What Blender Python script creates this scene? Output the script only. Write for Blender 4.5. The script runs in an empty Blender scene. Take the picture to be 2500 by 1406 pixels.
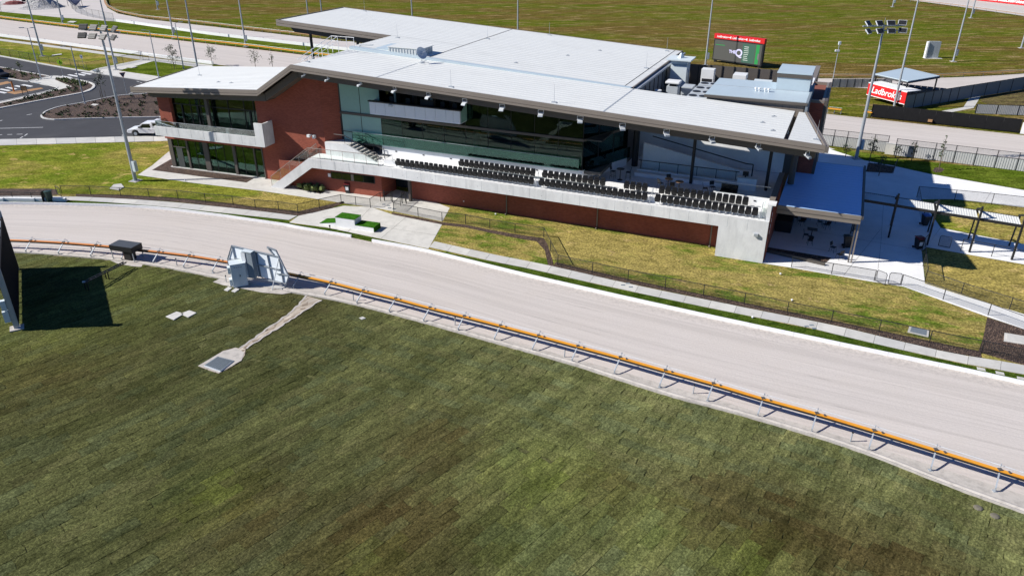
import bpy, bmesh, math, random
from mathutils import Vector, Matrix
random.seed(7)
R = math.radians
S = bpy.context.scene
COL = S.collection
# ---------------------------------------------------------------- camera
CAMH = 26.0; F = 1850.0; PITCH = math.atan(1850 / 3675)
cd = bpy.data.cameras.new('camera'); cd.sensor_width = 36; cd.lens = 36 * F / 2500
cd.clip_start = .5; cd.clip_end = 3000
cam = bpy.data.objects.new('camera', cd); COL.objects.link(cam)
cam.location = (0, 0, CAMH); cam.rotation_euler = (R(90) - PITCH, 0, 0)
S.camera = cam
# ---------------------------------------------------------------- sky and sun
SUN = Vector((1, .075, -.725)).normalized()           # direction the light travels
w = bpy.data.worlds.new('World'); S.world = w; w.use_nodes = True
nt = w.node_tree
sky = nt.nodes.new('ShaderNodeTexSky'); sky.sky_type = 'NISHITA'; sky.sun_disc = False
sky.sun_elevation = math.asin(-SUN.z); sky.sun_rotation = math.atan2(-SUN.x, -SUN.y)
sky.altitude = 30; sky.air_density = 1.0; sky.dust_density = .1; sky.ozone_density = 4.0
bg = nt.nodes['Background']; bg.inputs[1].default_value = .05
tint = nt.nodes.new('ShaderNodeMix'); tint.data_type = 'RGBA'; tint.blend_type = 'MULTIPLY'; tint.inputs[0].default_value = 1
tint.inputs[7].default_value = (.54, .84, 1.32, 1)      # deep clear blue of the day's sky
nt.links.new(sky.outputs[0], tint.inputs[6]); nt.links.new(tint.outputs[2], bg.inputs[0])
sl = bpy.data.lights.new('sun', 'SUN'); sl.energy = 5.0; sl.angle = R(.5); sl.color = (1, .965, .91)
so = bpy.data.objects.new('sun', sl); COL.objects.link(so)
so.rotation_euler = SUN.to_track_quat('-Z', 'Y').to_euler()
S.view_settings.view_transform = 'Standard'; S.view_settings.look = 'None'
S.view_settings.exposure = .45; S.view_settings.gamma = 1
S.render.engine = 'CYCLES'
S.cycles.max_bounces = 6; S.cycles.transparent_max_bounces = 16
S.cycles.use_denoising = True

# ---------------------------------------------------------------- measuring: picture point on a horizontal plane -> world
_s, _c = math.sin(PITCH), math.cos(PITCH)
def at(px, py, z=0.0):
    u = (px - 1250) / F; v = (py - 703) / F
    r = Vector((u, _c - v * _s, -(_s + v * _c)))
    return Vector((0, 0, CAMH)) + r * ((z - CAMH) / r.z)
# building axes: a runs along the front to the right, b into the building
PHI = R(23.4); MO = Vector((20.41, 56.10, 0)); EA = Vector((math.cos(PHI), -math.sin(PHI), 0)); EB = Vector((math.sin(PHI), math.cos(PHI), 0))
PH2 = R(19.6); WO = Vector((-12.95, 70.54, 0)); WA = Vector((math.cos(PH2), -math.sin(PH2), 0)); WB = Vector((math.sin(PH2), math.cos(PH2), 0))
def gm(a, b, z=0): return MO + EA * a + EB * b + Vector((0, 0, z))
def gw(a, b, z=0): return WO + WA * a + WB * b + Vector((0, 0, z))
def lm(p): d = p - MO; return Vector((d.dot(EA), d.dot(EB), p.z))
def wm(a, b, z=0): return lm(gw(a, b, z))              # wing coordinates -> building coordinates

# ---------------------------------------------------------------- mesh helpers
class MB:
    def __init__(s): s.v = []; s.f = []; s.uv = None
    def add(s, vs, fs):
        n = len(s.v); s.v += [tuple(x) for x in vs]; s.f += [tuple(i + n for i in f) for f in fs]; return s
    def box(s, x0, x1, y0, y1, z0, z1):
        return s.add([(x0,y0,z0),(x1,y0,z0),(x1,y1,z0),(x0,y1,z0),(x0,y0,z1),(x1,y0,z1),(x1,y1,z1),(x0,y1,z1)],
                     [(3,2,1,0),(4,5,6,7),(0,1,5,4),(1,2,6,5),(2,3,7,6),(3,0,4,7)])
    def cbox(s, c, sz): return s.box(c[0]-sz[0]/2, c[0]+sz[0]/2, c[1]-sz[1]/2, c[1]+sz[1]/2, c[2]-sz[2]/2, c[2]+sz[2]/2)
    def bar(s, p, q, w, h, up=(0,0,1)):
        p = Vector(p); q = Vector(q); d = (q - p).normalized(); up = Vector(up)
        x = d.cross(up)
        if x.length < 1e-4: x = d.cross(Vector((1,0,0)))
        x = x.normalized() * w / 2; y = x.cross(d).normalized() * h / 2
        vs = [p-x-y, p+x-y, p+x+y, p-x+y, q-x-y, q+x-y, q+x+y, q-x+y]
        return s.add(vs, [(0,1,2,3),(7,6,5,4),(1,0,4,5),(2,1,5,6),(3,2,6,7),(0,3,7,4)])
    def tube(s, p, q, r, r2=None, n=8):
        p = Vector(p); q = Vector(q); d = (q - p).normalized(); r2 = r if r2 is None else r2
        x = d.cross(Vector((0,0,1)))
        if x.length < 1e-4: x = Vector((1,0,0))
        x.normalize(); y = d.cross(x)
        vs = []
        for c, rr in ((p, r), (q, r2)):
            for i in range(n):
                t = 2*math.pi*i/n; vs.append(c + x*math.cos(t)*rr + y*math.sin(t)*rr)
        fs = [(i, (i+1)%n, n+(i+1)%n, n+i) for i in range(n)] + [tuple(range(n-1,-1,-1)), tuple(range(n,2*n))]
        return s.add(vs, fs)
    def path(s, pts, r, n=6):
        for i in range(len(pts)-1): s.tube(pts[i], pts[i+1], r, n=n)
        return s
    def ext(s, poly, vec):                                # polygon of 3-D points pushed along vec
        n = len(poly); vec = Vector(vec); p = [Vector(x) for x in poly]
        return s.add(p + [x + vec for x in p], [tuple(range(n-1,-1,-1)), tuple(range(n,2*n))] + [(i,(i+1)%n,n+(i+1)%n,n+i) for i in range(n)])
    def prism(s, xy, z0, z1): return s.ext([(x[0],x[1],z0) for x in xy], (0,0,z1-z0))
    def quad(s, *p): return s.add(p, [tuple(range(len(p)))])
    def lathe(s, c, prof, n=14):
        vs = []; c = Vector(c)
        for r, z in prof:
            for i in range(n):
                t = 2*math.pi*i/n; vs.append(c + Vector((r*math.cos(t), r*math.sin(t), z)))
        fs = [(k*n+i, k*n+(i+1)%n, (k+1)*n+(i+1)%n, (k+1)*n+i) for k in range(len(prof)-1) for i in range(n)]
        fs += [tuple(range(n-1,-1,-1)), tuple(range((len(prof)-1)*n, len(prof)*n))]
        return s.add(vs, fs)
    def mesh(s, name, fix=True):
        m = bpy.data.meshes.new(name); m.from_pydata(s.v, [], s.f)
        if s.uv:
            l = m.uv_layers.new(name='UVMap'); 
            for poly in m.polygons:
                for li in poly.loop_indices: l.data[li].uv = s.uv[m.loops[li].vertex_index]
        if fix:
            b = bmesh.new(); b.from_mesh(m); bmesh.ops.recalc_face_normals(b, faces=b.faces)
            b.to_mesh(m); b.free()
        return m
def ob(name, mb, mat=None, parent=None, loc=None, smooth=False, fix=True, bevel=0):
    me = mb if isinstance(mb, bpy.types.Mesh) else mb.mesh(name, fix)
    o = bpy.data.objects.new(name, me); COL.objects.link(o)
    if mat is not None and len(me.materials) == 0: me.materials.append(mat)
    if smooth:
        me.polygons.foreach_set('use_smooth', [True]*len(me.polygons))
    if bevel:
        md = o.modifiers.new('bevel', 'BEVEL'); md.width = bevel; md.segments = 2; md.limit_method = 'ANGLE'
    if parent is not None: o.parent = parent
    if loc is not None: o.location = loc
    return o
def tag(o, label=None, cat=None, group=None, kind=None):
    if label: o['label'] = label
    if cat: o['category'] = cat
    if group: o['group'] = group
    if kind: o['kind'] = kind
    return o
def empty(name, loc=(0,0,0), rz=0, label=None, cat=None, group=None):
    o = bpy.data.objects.new(name, None); o.empty_display_size = .3; COL.objects.link(o)
    o.location = loc; o.rotation_euler = (0,0,rz); return tag(o, label, cat, group)
def copy_tree(o, parent=None):
    c = o.copy(); COL.objects.link(c); c.parent = parent
    for ch in list(o.children): copy_tree(ch, c)
    return c
def poly_sheet(name, pts, z, mat, kind='structure', parent=None):
    b = bmesh.new(); vs = [b.verts.new((p[0], p[1], z)) for p in pts]
    f = b.faces.new(vs); f.normal_update()
    if f.normal.z < 0: f.normal_flip()
    bmesh.ops.triangulate(b, faces=[f])
    me = bpy.data.meshes.new(name); b.to_mesh(me); b.free()
    o = ob(name, me, mat, parent)
    if kind: o['kind'] = kind
    return o
def area(name, px, z, mat, kind='structure', parent=None): return poly_sheet(name, [at(*p) for p in px], z, mat, kind, parent)
def spline(pts, step=.8):
    out = []; p = [Vector(x) for x in pts]; p = [p[0]*2-p[1]] + p + [p[-1]*2-p[-2]]
    for i in range(1, len(p)-2):
        n = max(2, int((p[i+1]-p[i]).length/step))
        for k in range(n):
            t = k/n
            out.append(.5*((2*p[i])+(p[i+1]-p[i-1])*t+(2*p[i-1]-5*p[i]+4*p[i+1]-p[i+2])*t*t+(3*p[i]-p[i-1]-3*p[i+1]+p[i+2])*t**3))
    out.append(p[-2]); return out
def resample(pts, n):
    L = [0]
    for i in range(len(pts)-1): L.append(L[-1]+(pts[i+1]-pts[i]).length)
    out = []; j = 0
    for k in range(n):
        d = L[-1]*k/(n-1)
        while j < len(pts)-2 and L[j+1] < d: j += 1
        t = (d-L[j])/max(1e-6, L[j+1]-L[j]); out.append(pts[j].lerp(pts[j+1], t))
    return out
def offset(pts, d):                                        # to the left of the direction of travel
    out = []
    for i, p in enumerate(pts):
        t = pts[min(i+1,len(pts)-1)] - pts[max(i-1,0)]; t.z = 0; t.normalize()
        out.append(p + Vector((-t.y, t.x, 0))*d)
    return out
def strip(name, A, B, z, mat, n=120, zb=None, kind='structure', parent=None, rows=1):
    A = resample(A, n); B = resample(B, n); m = MB(); m.uv = []
    L = 0
    for i in range(n):
        if i: L += (A[i]-A[i-1]).length
        for k in range(rows+1):
            t = k/rows; p = A[i].lerp(B[i], t); zz = z if zb is None else z+(zb-z)*t
            m.v.append((p.x, p.y, zz)); m.uv.append((L, t*(A[i]-B[i]).length))
    r = rows+1
    m.f = [(i*r+k, (i+1)*r+k, (i+1)*r+k+1, i*r+k+1) for i in range(n-1) for k in range(rows)]
    o = ob(name, m, mat, parent)
    if o.data.polygons[0].normal.z < 0: o.data.flip_normals()
    if kind: o['kind'] = kind
    return o

# ---------------------------------------------------------------- materials
def N(t, k, **kw):
    n = t.nodes.new(k)
    for a, b in kw.items(): setattr(n, a, b)
    return n
def base(name):
    m = bpy.data.materials.new(name); m.use_nodes = True
    t = m.node_tree; return m, t, t.nodes['Principled BSDF']
def ramp(t, fac, stops):
    r = N(t, 'ShaderNodeValToRGB'); e = r.color_ramp.elements
    while len(e) < len(stops): e.new(.5)
    for k, (p, c) in enumerate(stops): e[k].position = p; e[k].color = (*c, 1)
    t.links.new(fac, r.inputs[0]); return r.outputs[0]
def coords(t, scale=(1,1,1), rot=0, src='pos'):
    if src == 'pos': o = N(t, 'ShaderNodeNewGeometry').outputs['Position']
    else: o = N(t, 'ShaderNodeTexCoord').outputs[src]
    if rot:                                                # turn first, stretch after
        m0 = N(t, 'ShaderNodeMapping'); m0.inputs['Rotation'].default_value = (0,0,rot); t.links.new(o, m0.inputs[0]); o = m0.outputs[0]
    mp = N(t, 'ShaderNodeMapping'); mp.inputs['Scale'].default_value = scale
    t.links.new(o, mp.inputs[0]); return mp.outputs[0]
def noise(t, vec, scale=1, detail=6, rough=.6, dist=0):
    n = N(t, 'ShaderNodeTexNoise'); n.inputs['Scale'].default_value = scale; n.inputs['Detail'].default_value = detail
    n.inputs['Roughness'].default_value = rough; n.inputs['Distortion'].default_value = dist
    t.links.new(vec, n.inputs['Vector']); return n.outputs[0]
def mix(t, fac, a, b, mode='MIX'):
    n = N(t, 'ShaderNodeMix', data_type='RGBA', blend_type=mode)
    for i, v in ((0, fac), (6, a), (7, b)):
        if hasattr(v, 'links'): t.links.new(v, n.inputs[i])
        elif i == 0: n.inputs[0].default_value = v
        else: n.inputs[i].default_value = (*v, 1)
    return n.outputs[2]
def math_(t, op, a, b=0):
    n = N(t, 'ShaderNodeMath', operation=op)
    for i, v in ((0,a),(1,b)):
        if hasattr(v, 'links'): t.links.new(v, n.inputs[i])
        else: n.inputs[i].default_value = v
    return n.outputs[0]
def bump(t, p, h, strength=.3, dist=.02):
    b = N(t, 'ShaderNodeBump'); b.inputs['Strength'].default_value = strength; b.inputs['Distance'].default_value = dist
    t.links.new(h, b.inputs['Height']); t.links.new(b.outputs[0], p.inputs['Normal'])
def mat(name, col, rough=.6, var=.15, scale=2.0, metal=0, bmp=0, spec=.4, src='pos', stretch=(1,1,1), dirt=None):
    m, t, p = base(name)
    v = coords(t, stretch, 0, src)
    n1 = noise(t, v, scale, 5); n2 = noise(t, v, scale*9, 4)
    c = ramp(t, n1, [(.3, tuple(x*(1-var) for x in col)), (.72, tuple(min(1,x*(1+var)) for x in col))])
    c = mix(t, .35, c, ramp(t, n2, [(.35, tuple(x*(1-var) for x in col)), (.65, tuple(min(1,x*(1+var)) for x in col))]))
    if dirt:
        d = noise(t, v, scale*.6, 7, .7); c = mix(t, ramp(t, d, [(.52,(0,0,0)),(.75,(.8,.8,.8))]), c, dirt)
    t.links.new(c, p.inputs['Base Color'])
    p.inputs['Roughness'].default_value = rough; p.inputs['Metallic'].default_value = metal; p.inputs['Specular IOR Level'].default_value = spec
    if bmp: bump(t, p, n2, bmp, .01)
    return m
def grass(name, a, b, bare, patch=.06, stretch=(.6,1,1), bareamt=.62, rot=0, fine=8, b2=None, bmp=.9):
    m, t, p = base(name)
    v = coords(t, (1,1,1), rot); vs = coords(t, stretch, rot)
    n1 = noise(t, vs, patch*4, 7, .65, .4); n2 = noise(t, vs, patch, 5, .6, .6); n3 = noise(t, v, fine, 3, .7); n4 = noise(t, vs, patch*9, 5, .7, .5)
    c = ramp(t, n1, [(.43, a), (.56, b)])
    if b2: c = mix(t, ramp(t, n2, [(.46,(0,0,0)),(.56,(1,1,1))]), c, b2)
    c = mix(t, ramp(t, n4, [(bareamt,(0,0,0)),(bareamt+.07,(.9,.9,.9))]), c, bare)
    n6 = noise(t, vs, fine*.22, 5, .75, .6)
    c = mix(t, .8, c, ramp(t, n3, [(.33,(.3,.3,.28)),(.5,(.95,.95,.95)),(.66,(1.7,1.68,1.6))]), 'MULTIPLY')
    c = mix(t, .8, c, ramp(t, n6, [(.36,(.55,.56,.5)),(.5,(1,1,1)),(.64,(1.4,1.38,1.3))]), 'MULTIPLY')
    t.links.new(c, p.inputs['Base Color']); p.inputs['Roughness'].default_value = 1; p.inputs['Specular IOR Level'].default_value = 0
    bump(t, p, math_(t, 'ADD', noise(t, v, fine*1.2, 3, .7), noise(t, v, fine*.25, 3, .7)), bmp, .05)
    return m
def speck(name, stops, scale, rough=.9, bmp=1, dist=.06, big=.5):
    m, t, p = base(name); v = coords(t)
    vo = N(t, 'ShaderNodeTexVoronoi'); vo.inputs['Scale'].default_value = scale; t.links.new(coords(t, (1,.45,1), .6), vo.inputs['Vector'])
    c = ramp(t, vo.outputs['Color'], stops); n = noise(t, v, big, 5)
    c = mix(t, .6, c, ramp(t, n, [(.3,(.6,.55,.5)),(.7,(1.3,1.25,1.15))]), 'MULTIPLY')
    t.links.new(c, p.inputs['Base Color']); p.inputs['Roughness'].default_value = rough
    bump(t, p, math_(t, 'ADD', vo.outputs['Distance'], noise(t, v, scale*.7, 4)), bmp, dist); return m
def sand(name, col, along=True):
    m, t, p = base(name)
    if along:
        uv = N(t, 'ShaderNodeTexCoord').outputs['UV']
        def mp(s):
            q = N(t, 'ShaderNodeMapping'); q.inputs['Scale'].default_value = s; t.links.new(uv, q.inputs[0]); return q.outputs[0]
        v1, v2, v3 = mp((.03,1.8,1)), mp((.012,.7,1)), mp((.05,5.5,1))
    else: v1 = coords(t, (.05,.6,1)); v2 = coords(t, (.02,.3,1)); v3 = coords(t, (.3,2,1))
    vp = coords(t)
    n1 = noise(t, v1, 1, 5, .6, .1); n2 = noise(t, v2, 1, 4); n3 = noise(t, v3, 1, 4, .7); n4 = noise(t, vp, 7, 4, .7); n5 = noise(t, vp, .25, 5)
    dk = tuple(x*.87 for x in col)
    c = ramp(t, n2, [(.3, tuple(x*.93 for x in col)), (.7, tuple(min(1,x*1.05) for x in col))])
    c = mix(t, ramp(t, n1, [(.38,(.95,.95,.95)),(.52,(0,0,0))]), c, dk)
    # thin rake and wheel lines, broken along their length
    ln = ramp(t, n3, [(.36,(1,1,1)),(.43,(0,0,0))]); br = ramp(t, noise(t, mp((.5,3,1)) if along else vp, 1, 3), [(.47,(0,0,0)),(.6,(.9,.9,.9))])
    c = mix(t, mix(t, 1, ln, br, 'MULTIPLY'), c, tuple(x*.66 for x in col))
    c = mix(t, ramp(t, n5, [(.45,(0,0,0)),(.75,(.35,.35,.35))]), c, tuple(x*y for x, y in zip(col, (.94,.92,.88))))
    c = mix(t, .3, c, ramp(t, n4, [(.3,(.8,.8,.8)),(.7,(1.12,1.12,1.12))]), 'MULTIPLY')
    hb = math_(t, 'ADD', n4, math_(t, 'MULTIPLY', n3, 1.5))
    if along:                                              # loose, kicked-up sand banked against the outer edge
        sx = N(t, 'ShaderNodeSeparateXYZ'); t.links.new(uv, sx.inputs[0]); nl = noise(t, vp, 3.2, 5, .75)
        band = ramp(t, math_(t, 'ADD', math_(t, 'MULTIPLY', sx.outputs[1], .45), math_(t, 'MULTIPLY', nl, .9)), [(.45,(1,1,1)),(1.0,(0,0,0))])
        c = mix(t, band, c, ramp(t, nl, [(.4,tuple(x*.72 for x in col)),(.6,tuple(x*y for x, y in zip(col,(1.0,.99,.96))))]))
        hb = math_(t, 'ADD', hb, math_(t, 'MULTIPLY', math_(t, 'MULTIPLY', nl, 3), band))
    t.links.new(c, p.inputs['Base Color']); p.inputs['Roughness'].default_value = .95; p.inputs['Specular IOR Level'].default_value = .05
    bump(t, p, hb, .4, .04); return m
def concrete(name, col, stain=.75, scale=.5, rough=.8, bmp=.15):
    m, t, p = base(name); v = coords(t); vv = coords(t, (1,1,.25))
    n1 = noise(t, v, scale, 7, .65, .3); n2 = noise(t, vv, scale*3, 6, .7); n3 = noise(t, v, 14, 3, .7)
    c = ramp(t, n1, [(.3, tuple(x*.88 for x in col)), (.7, tuple(min(1,x*1.07) for x in col))])
    c = mix(t, ramp(t, n2, [(.48,(0,0,0)),(.66,(.7,.7,.7))]), c, tuple(x*stain for x in col))
    c = mix(t, .35, c, ramp(t, n3, [(.3,(.85,.85,.85)),(.7,(1.1,1.1,1.1))]), 'MULTIPLY')
    t.links.new(c, p.inputs['Base Color']); p.inputs['Roughness'].default_value = rough; p.inputs['Specular IOR Level'].default_value = .25
    bump(t, p, n3, bmp, .01); return m
def brickmat(name):
    m, t, p = base(name)
    v = coords(t, (1,1,1), 0, 'Object'); b = N(t, 'ShaderNodeTexBrick')
    rx = N(t, 'ShaderNodeMapping'); rx.inputs['Rotation'].default_value = (R(90),0,0); t.links.new(v, rx.inputs[0]); t.links.new(rx.outputs[0], b.inputs['Vector'])
    b.inputs['Scale'].default_value = 1; b.inputs['Brick Width'].default_value = .24; b.inputs['Row Height'].default_value = .086; b.inputs['Mortar Size'].default_value = .009
    b.inputs['Color1'].default_value = (.36,.10,.060,1); b.inputs['Color2'].default_value = (.28,.075,.046,1); b.inputs['Mortar'].default_value = (.20,.075,.055,1)
    c = mix(t, .5, b.outputs[0], ramp(t, noise(t, v, .6, 5), [(.3,(.78,.78,.78)),(.7,(1.2,1.2,1.2))]), 'MULTIPLY')
    t.links.new(c, p.inputs['Base Color']); p.inputs['Roughness'].default_value = .85; p.inputs['Specular IOR Level'].default_value = .2
    bump(t, p, math_(t, 'SUBTRACT', 1, b.outputs[1]), .4, .008); return m
def glass(name, tint=(.6,.75,.72), refl=.32, alpha=.55, fk=.8, gc=(.9,.95,.95)):
    m = bpy.data.materials.new(name); m.use_nodes = True; t = m.node_tree; t.nodes.clear()
    o = N(t, 'ShaderNodeOutputMaterial'); g = N(t, 'ShaderNodeBsdfGlossy'); g.inputs['Roughness'].default_value = .015; g.inputs['Color'].default_value = (*gc,1)
    tr = N(t, 'ShaderNodeBsdfTransparent'); tr.inputs[0].default_value = (*[x*alpha for x in tint], 1)
    fr = N(t, 'ShaderNodeFresnel'); fr.inputs[0].default_value = 1.5
    f = math_(t, 'ADD', math_(t, 'MULTIPLY', fr.outputs[0], fk), refl)
    n = N(t, 'ShaderNodeMixShader'); t.links.new(f, n.inputs[0]); t.links.new(tr.outputs[0], n.inputs[1]); t.links.new(g.outputs[0], n.inputs[2])
    bm = N(t, 'ShaderNodeBump'); bm.inputs['Strength'].default_value = .02; bm.inputs['Distance'].default_value = .05
    t.links.new(noise(t, coords(t), .35, 2), bm.inputs['Height']); t.links.new(bm.outputs[0], g.inputs['Normal'])
    t.links.new(n.outputs[0], o.inputs[0]); return m
def meshmat(name, col, cover):
    m = bpy.data.materials.new(name); m.use_nodes = True; t = m.node_tree; p = t.nodes['Principled BSDF']
    p.inputs['Base Color'].default_value = (*col,1); p.inputs['Roughness'].default_value = .6; p.inputs['Alpha'].default_value = cover
    n = noise(t, coords(t), 9, 2); t.links.new(ramp(t, n, [(.3,(cover*.75,)*3),(.7,(cover*1.2,)*3)]), p.inputs['Alpha']); return m
def emis(name, col, k):
    m, t, p = base(name); p.inputs['Base Color'].default_value = (*[c*.3 for c in col],1); p.inputs['Emission Color'].default_value = (*col,1); p.inputs['Emission Strength'].default_value = k
    n = noise(t, coords(t), 3, 2); t.links.new(mix(t, .1, col, ramp(t, n, [(.3,tuple(x*.8 for x in col)),(.7,col)])), p.inputs['Emission Color']); return m

GR_FAR = grass('far_grass', (.080,.105,.010), (.118,.118,.018), (.27,.195,.095), patch=.055, stretch=(.3,1.5,1), bareamt=.545, fine=3.0, b2=(.125,.092,.025))
GR_LAWN = grass('front_lawn_grass', (.105,.15,.02), (.28,.225,.068), (.40,.29,.14), patch=.14, stretch=(.6,1.2,1), bareamt=.60, rot=R(23), fine=6, b2=(.29,.235,.075))
GR_LEFT = grass('side_lawn_grass', (.125,.165,.018), (.19,.20,.03), (.40,.30,.11), patch=.06, stretch=(.55,1,1), bareamt=.58, fine=5, b2=(.30,.24,.07))
GR_GREEN = grass('green_grass', (.07,.105,.01), (.11,.145,.018), (.17,.155,.04), patch=.09, stretch=(.5,1,1), bareamt=.7, fine=5)
GR_VERGE = grass('verge_grass', (.036,.066,.008), (.065,.10,.014), (.11,.11,.03), patch=.3, bareamt=.66, fine=9)
SOIL = speck('turf_soil', [(0,(.03,.022,.012)),(1,(.07,.055,.03))], 9)
SAND = sand('track_sand', (.555,.505,.462))
SAND2 = sand('yard_sand', (.56,.52,.49), False)
MULCH = speck('mulch', [(.2,(.035,.02,.014)),(.6,(.085,.052,.036)),(.95,(.20,.135,.095))], 15, dist=.08, bmp=1)
ASPH = mat('asphalt', (.052,.052,.056), .85, .14, .35, bmp=.2, spec=.25, dirt=(.075,.075,.076))
PATH = concrete('path_concrete', (.60,.58,.53), .76, .35)
PATHD = concrete('path_concrete_grey', (.54,.525,.485), .78, .5)
PLAZA = concrete('plaza_concrete', (.80,.79,.765), .88, .3)
APRON = concrete('apron_concrete', (.50,.46,.41), .6, .7)
CONC = concrete('precast_concrete', (.67,.67,.655), .78, .6)
DECKW = concrete('terrace_concrete', (.80,.80,.79), .92, .4)
KERB = concrete('kerb_concrete', (.56,.55,.52), .85, 1.2)
WHITE = mat('white_paint', (.78,.78,.77), .5, .05, 3)
ROADW = mat('road_marking_paint', (.66,.66,.64), .7, .18, 4)
TAN = mat('tan_surfacing', (.36,.20,.09), .85, .18, 1.5)
ROOFW = mat('white_roof_steel', (.668,.672,.635), .5, .035, .5, spec=.4, stretch=(1,1,1), dirt=(.61,.61,.575))
ROOFP = mat('white_roof_steel_blue_shade', (.40,.62,.93), .4, .04, .6)  # white patio roof, with the blue of its shade put into the colour
ROOFB = mat('pale_grey_roof_steel', (.44,.52,.56), .4, .05, .6)
FASCIA = mat('taupe_fascia_steel', (.205,.175,.148), .5, .07, .8)
DARKT = mat('dark_taupe_steel', (.095,.082,.070), .55, .08, .8)
BLACK = mat('black_steel', (.018,.018,.019), .5, .15, 4)
BLACKP = mat('black_seat_plastic', (.010,.010,.011), .42, .12, 6, spec=.3)
GALV = mat('galvanised_steel', (.40,.43,.455), .5, .12, 1.6, metal=.35, stretch=(1,1,.3))
GALVL = mat('pale_galvanised_steel', (.60,.62,.63), .5, .08, 2, metal=.15)
CABW = mat('pale_cabinet_paint', (.60,.66,.67), .5, .05, 1.5)
CABG = mat('blue_grey_steel', (.20,.235,.26), .55, .1, 1.5)
ORANGE = mat('orange_rail_paint', (.72,.31,.025), .5, .12, 1.3, dirt=(.62,.20,.02))
ORANGE_OLD = mat('weathered_orange_paint', (.62,.22,.05), .6, .15, 1.3)
BRICK = brickmat('red_brick')
GLASS = glass('tinted_glass', (.50,.66,.60), .03, .72, .55, (.62,.86,.80))
GLASSB = glass('teal_balustrade_glass', (.62,.88,.82), .07, .9, .9, (.5,.82,.76))
GLASSC = glass('clear_glass', (.95,.985,.975), -.03, .99)
FROST = mat('pale_green_glazing', (.26,.44,.38), .2, .06, .4)
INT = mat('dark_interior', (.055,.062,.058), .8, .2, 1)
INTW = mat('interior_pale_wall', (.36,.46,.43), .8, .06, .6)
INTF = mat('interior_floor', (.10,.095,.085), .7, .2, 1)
PANEL = mat('white_cladding_panel', (.74,.77,.80), .45, .03, 1)
ACW = mat('air_unit_white', (.70,.70,.68), .5, .06, 2)
ACG = mat('air_unit_grey', (.42,.45,.47), .5, .08, 2)
CHAIN = meshmat('black_chain_mesh', (.012,.014,.012), .26)
CHAINL = meshmat('grey_chain_mesh', (.25,.26,.26), .3)
SHADE = mat('black_shade_cloth', (.016,.016,.017), .95, .15, 2, spec=.05)
RED = mat('red_sign_print', (.62,.012,.014), .5, .05, 2)
WTXT = mat('white_sign_print', (.82,.82,.82), .5, .02, 2)
CORR = mat('grey_corrugated_steel', (.48,.48,.47), .5, .06, 1)
CORRD = mat('blue_grey_panel_steel', (.17,.19,.21), .5, .08, 1)
TURFG = grass('artificial_turf', (.035,.13,.012), (.05,.16,.016), (.05,.15,.02), patch=1, bareamt=.9, fine=30)
BARK = mat('sapling_bark', (.12,.09,.06), .9, .2, 8)
LEAF = mat('sapling_leaf', (.06,.085,.03), .6, .3, 5)
LEAFD = mat('dark_leaf', (.022,.042,.016), .6, .3, 5)
LEAFY = mat('flax_leaf', (.13,.16,.05), .6, .3, 5)
TYRE = mat('tyre_rubber', (.015,.015,.015), .8, .1, 5)
CARW = mat('white_car_paint', (.80,.80,.80), .25, .02, 2, spec=.6)
CARG = mat('car_glass', (.012,.014,.018), .06, .1, 2, spec=.8)
GREENBIN = mat('dark_green_bin', (.02,.045,.035), .5, .1, 4)
BINR = mat('red_bin_lid', (.16,.012,.016), .5, .1, 4)
BINB = mat('blue_bin_lid', (.05,.12,.32), .5, .1, 4)
GRAVEL = speck('blue_metal_gravel', [(.1,(.25,.25,.26)),(.9,(.55,.55,.55))], 5, dist=.15)
REDSOIL = mat('dark_red_tarp', (.16,.03,.03), .8, .2, 2)
# ================================================================ GROUND
Z = .004
ob_ground = poly_sheet('ground', [(-900,-60),(900,-60),(900,1500),(-900,1500)], 0, GR_FAR)
# --- lines of the near track
KERBPX = [(-260,508),(-120,499),(0,497),(164,499),(358.5,506.6),(523,523),(600,534),(700,548.5),(728.5,554.8),(857,576),(907.7,587),(1048,613.5),(1300,675),(1644,753.5),(2000,830),(2348,903),(2500,936),(2700,981)]
KERBPX = [(x, y+(4.5 if x > 500 else 3)) for x, y in KERBPX]
RAILPX = [(-160,583),(-80,583),(-4,584.5),(74.7,587.3),(154.8,591.8),(234,597.8),(310,605.5),(387,614.2),(461.6,623.2),(533,634.5),(599,646),(665,658.5),(731,672),(808,688.5),(886.8,708.6),(966,728),(1049.6,750.5),(1133.3,771.4),(1221.8,794),(1314.6,818.4),(1410.8,844.3),(1514.3,872),(1624.6,903.4),(1741.8,935.6),(1863.2,971.9),(1994.4,1008.3),(2134.5,1050.2),(2285.1,1097.1),(2441.6,1146),(2606,1198)]
EDGEPX = [(-200,612),(-80,613),(30,617),(150,626),(269,636.6),(400,655),(530,681),(640,703),(791,730),(899,754),(1048,794),(1200,837),(1385,889),(1500,926),(1644,972),(1800,1013),(2074,1096),(2308,1186),(2465,1243),(2640,1305)]
KERBL = spline([at(*p) for p in KERBPX]); RAILPTS = [at(x, y, .8) for x, y in RAILPX]
RAILG = spline([Vector((p.x, p.y, 0)) for p in RAILPTS]); EDGEL = spline([at(*p) for p in EDGEPX])
# front lawn under everything between car park, building and near track
lawn = poly_sheet('front_lawn', [at(-260,356), at(-60,356), at(410,345), at(1000,400), at(1900,470), at(2560,505), at(2750,990)] + KERBL[::-4], Z*2, GR_LAWN)
area('side_lawn', [(-260,356),(0,356.5),(408,345.5),(415,373),(371,414),(336,428),(470,447),(640,467),(784,488),(832,496),(780,508),(728,520),(640,509),(500,494),(360,482),(220,475),(150,474),(0,462),(-260,464)], Z*3, GR_LEFT)
# near track
strip('race_track', KERBL, offset(RAILG, -.9), Z*4, SAND, 160, rows=4)
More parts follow.
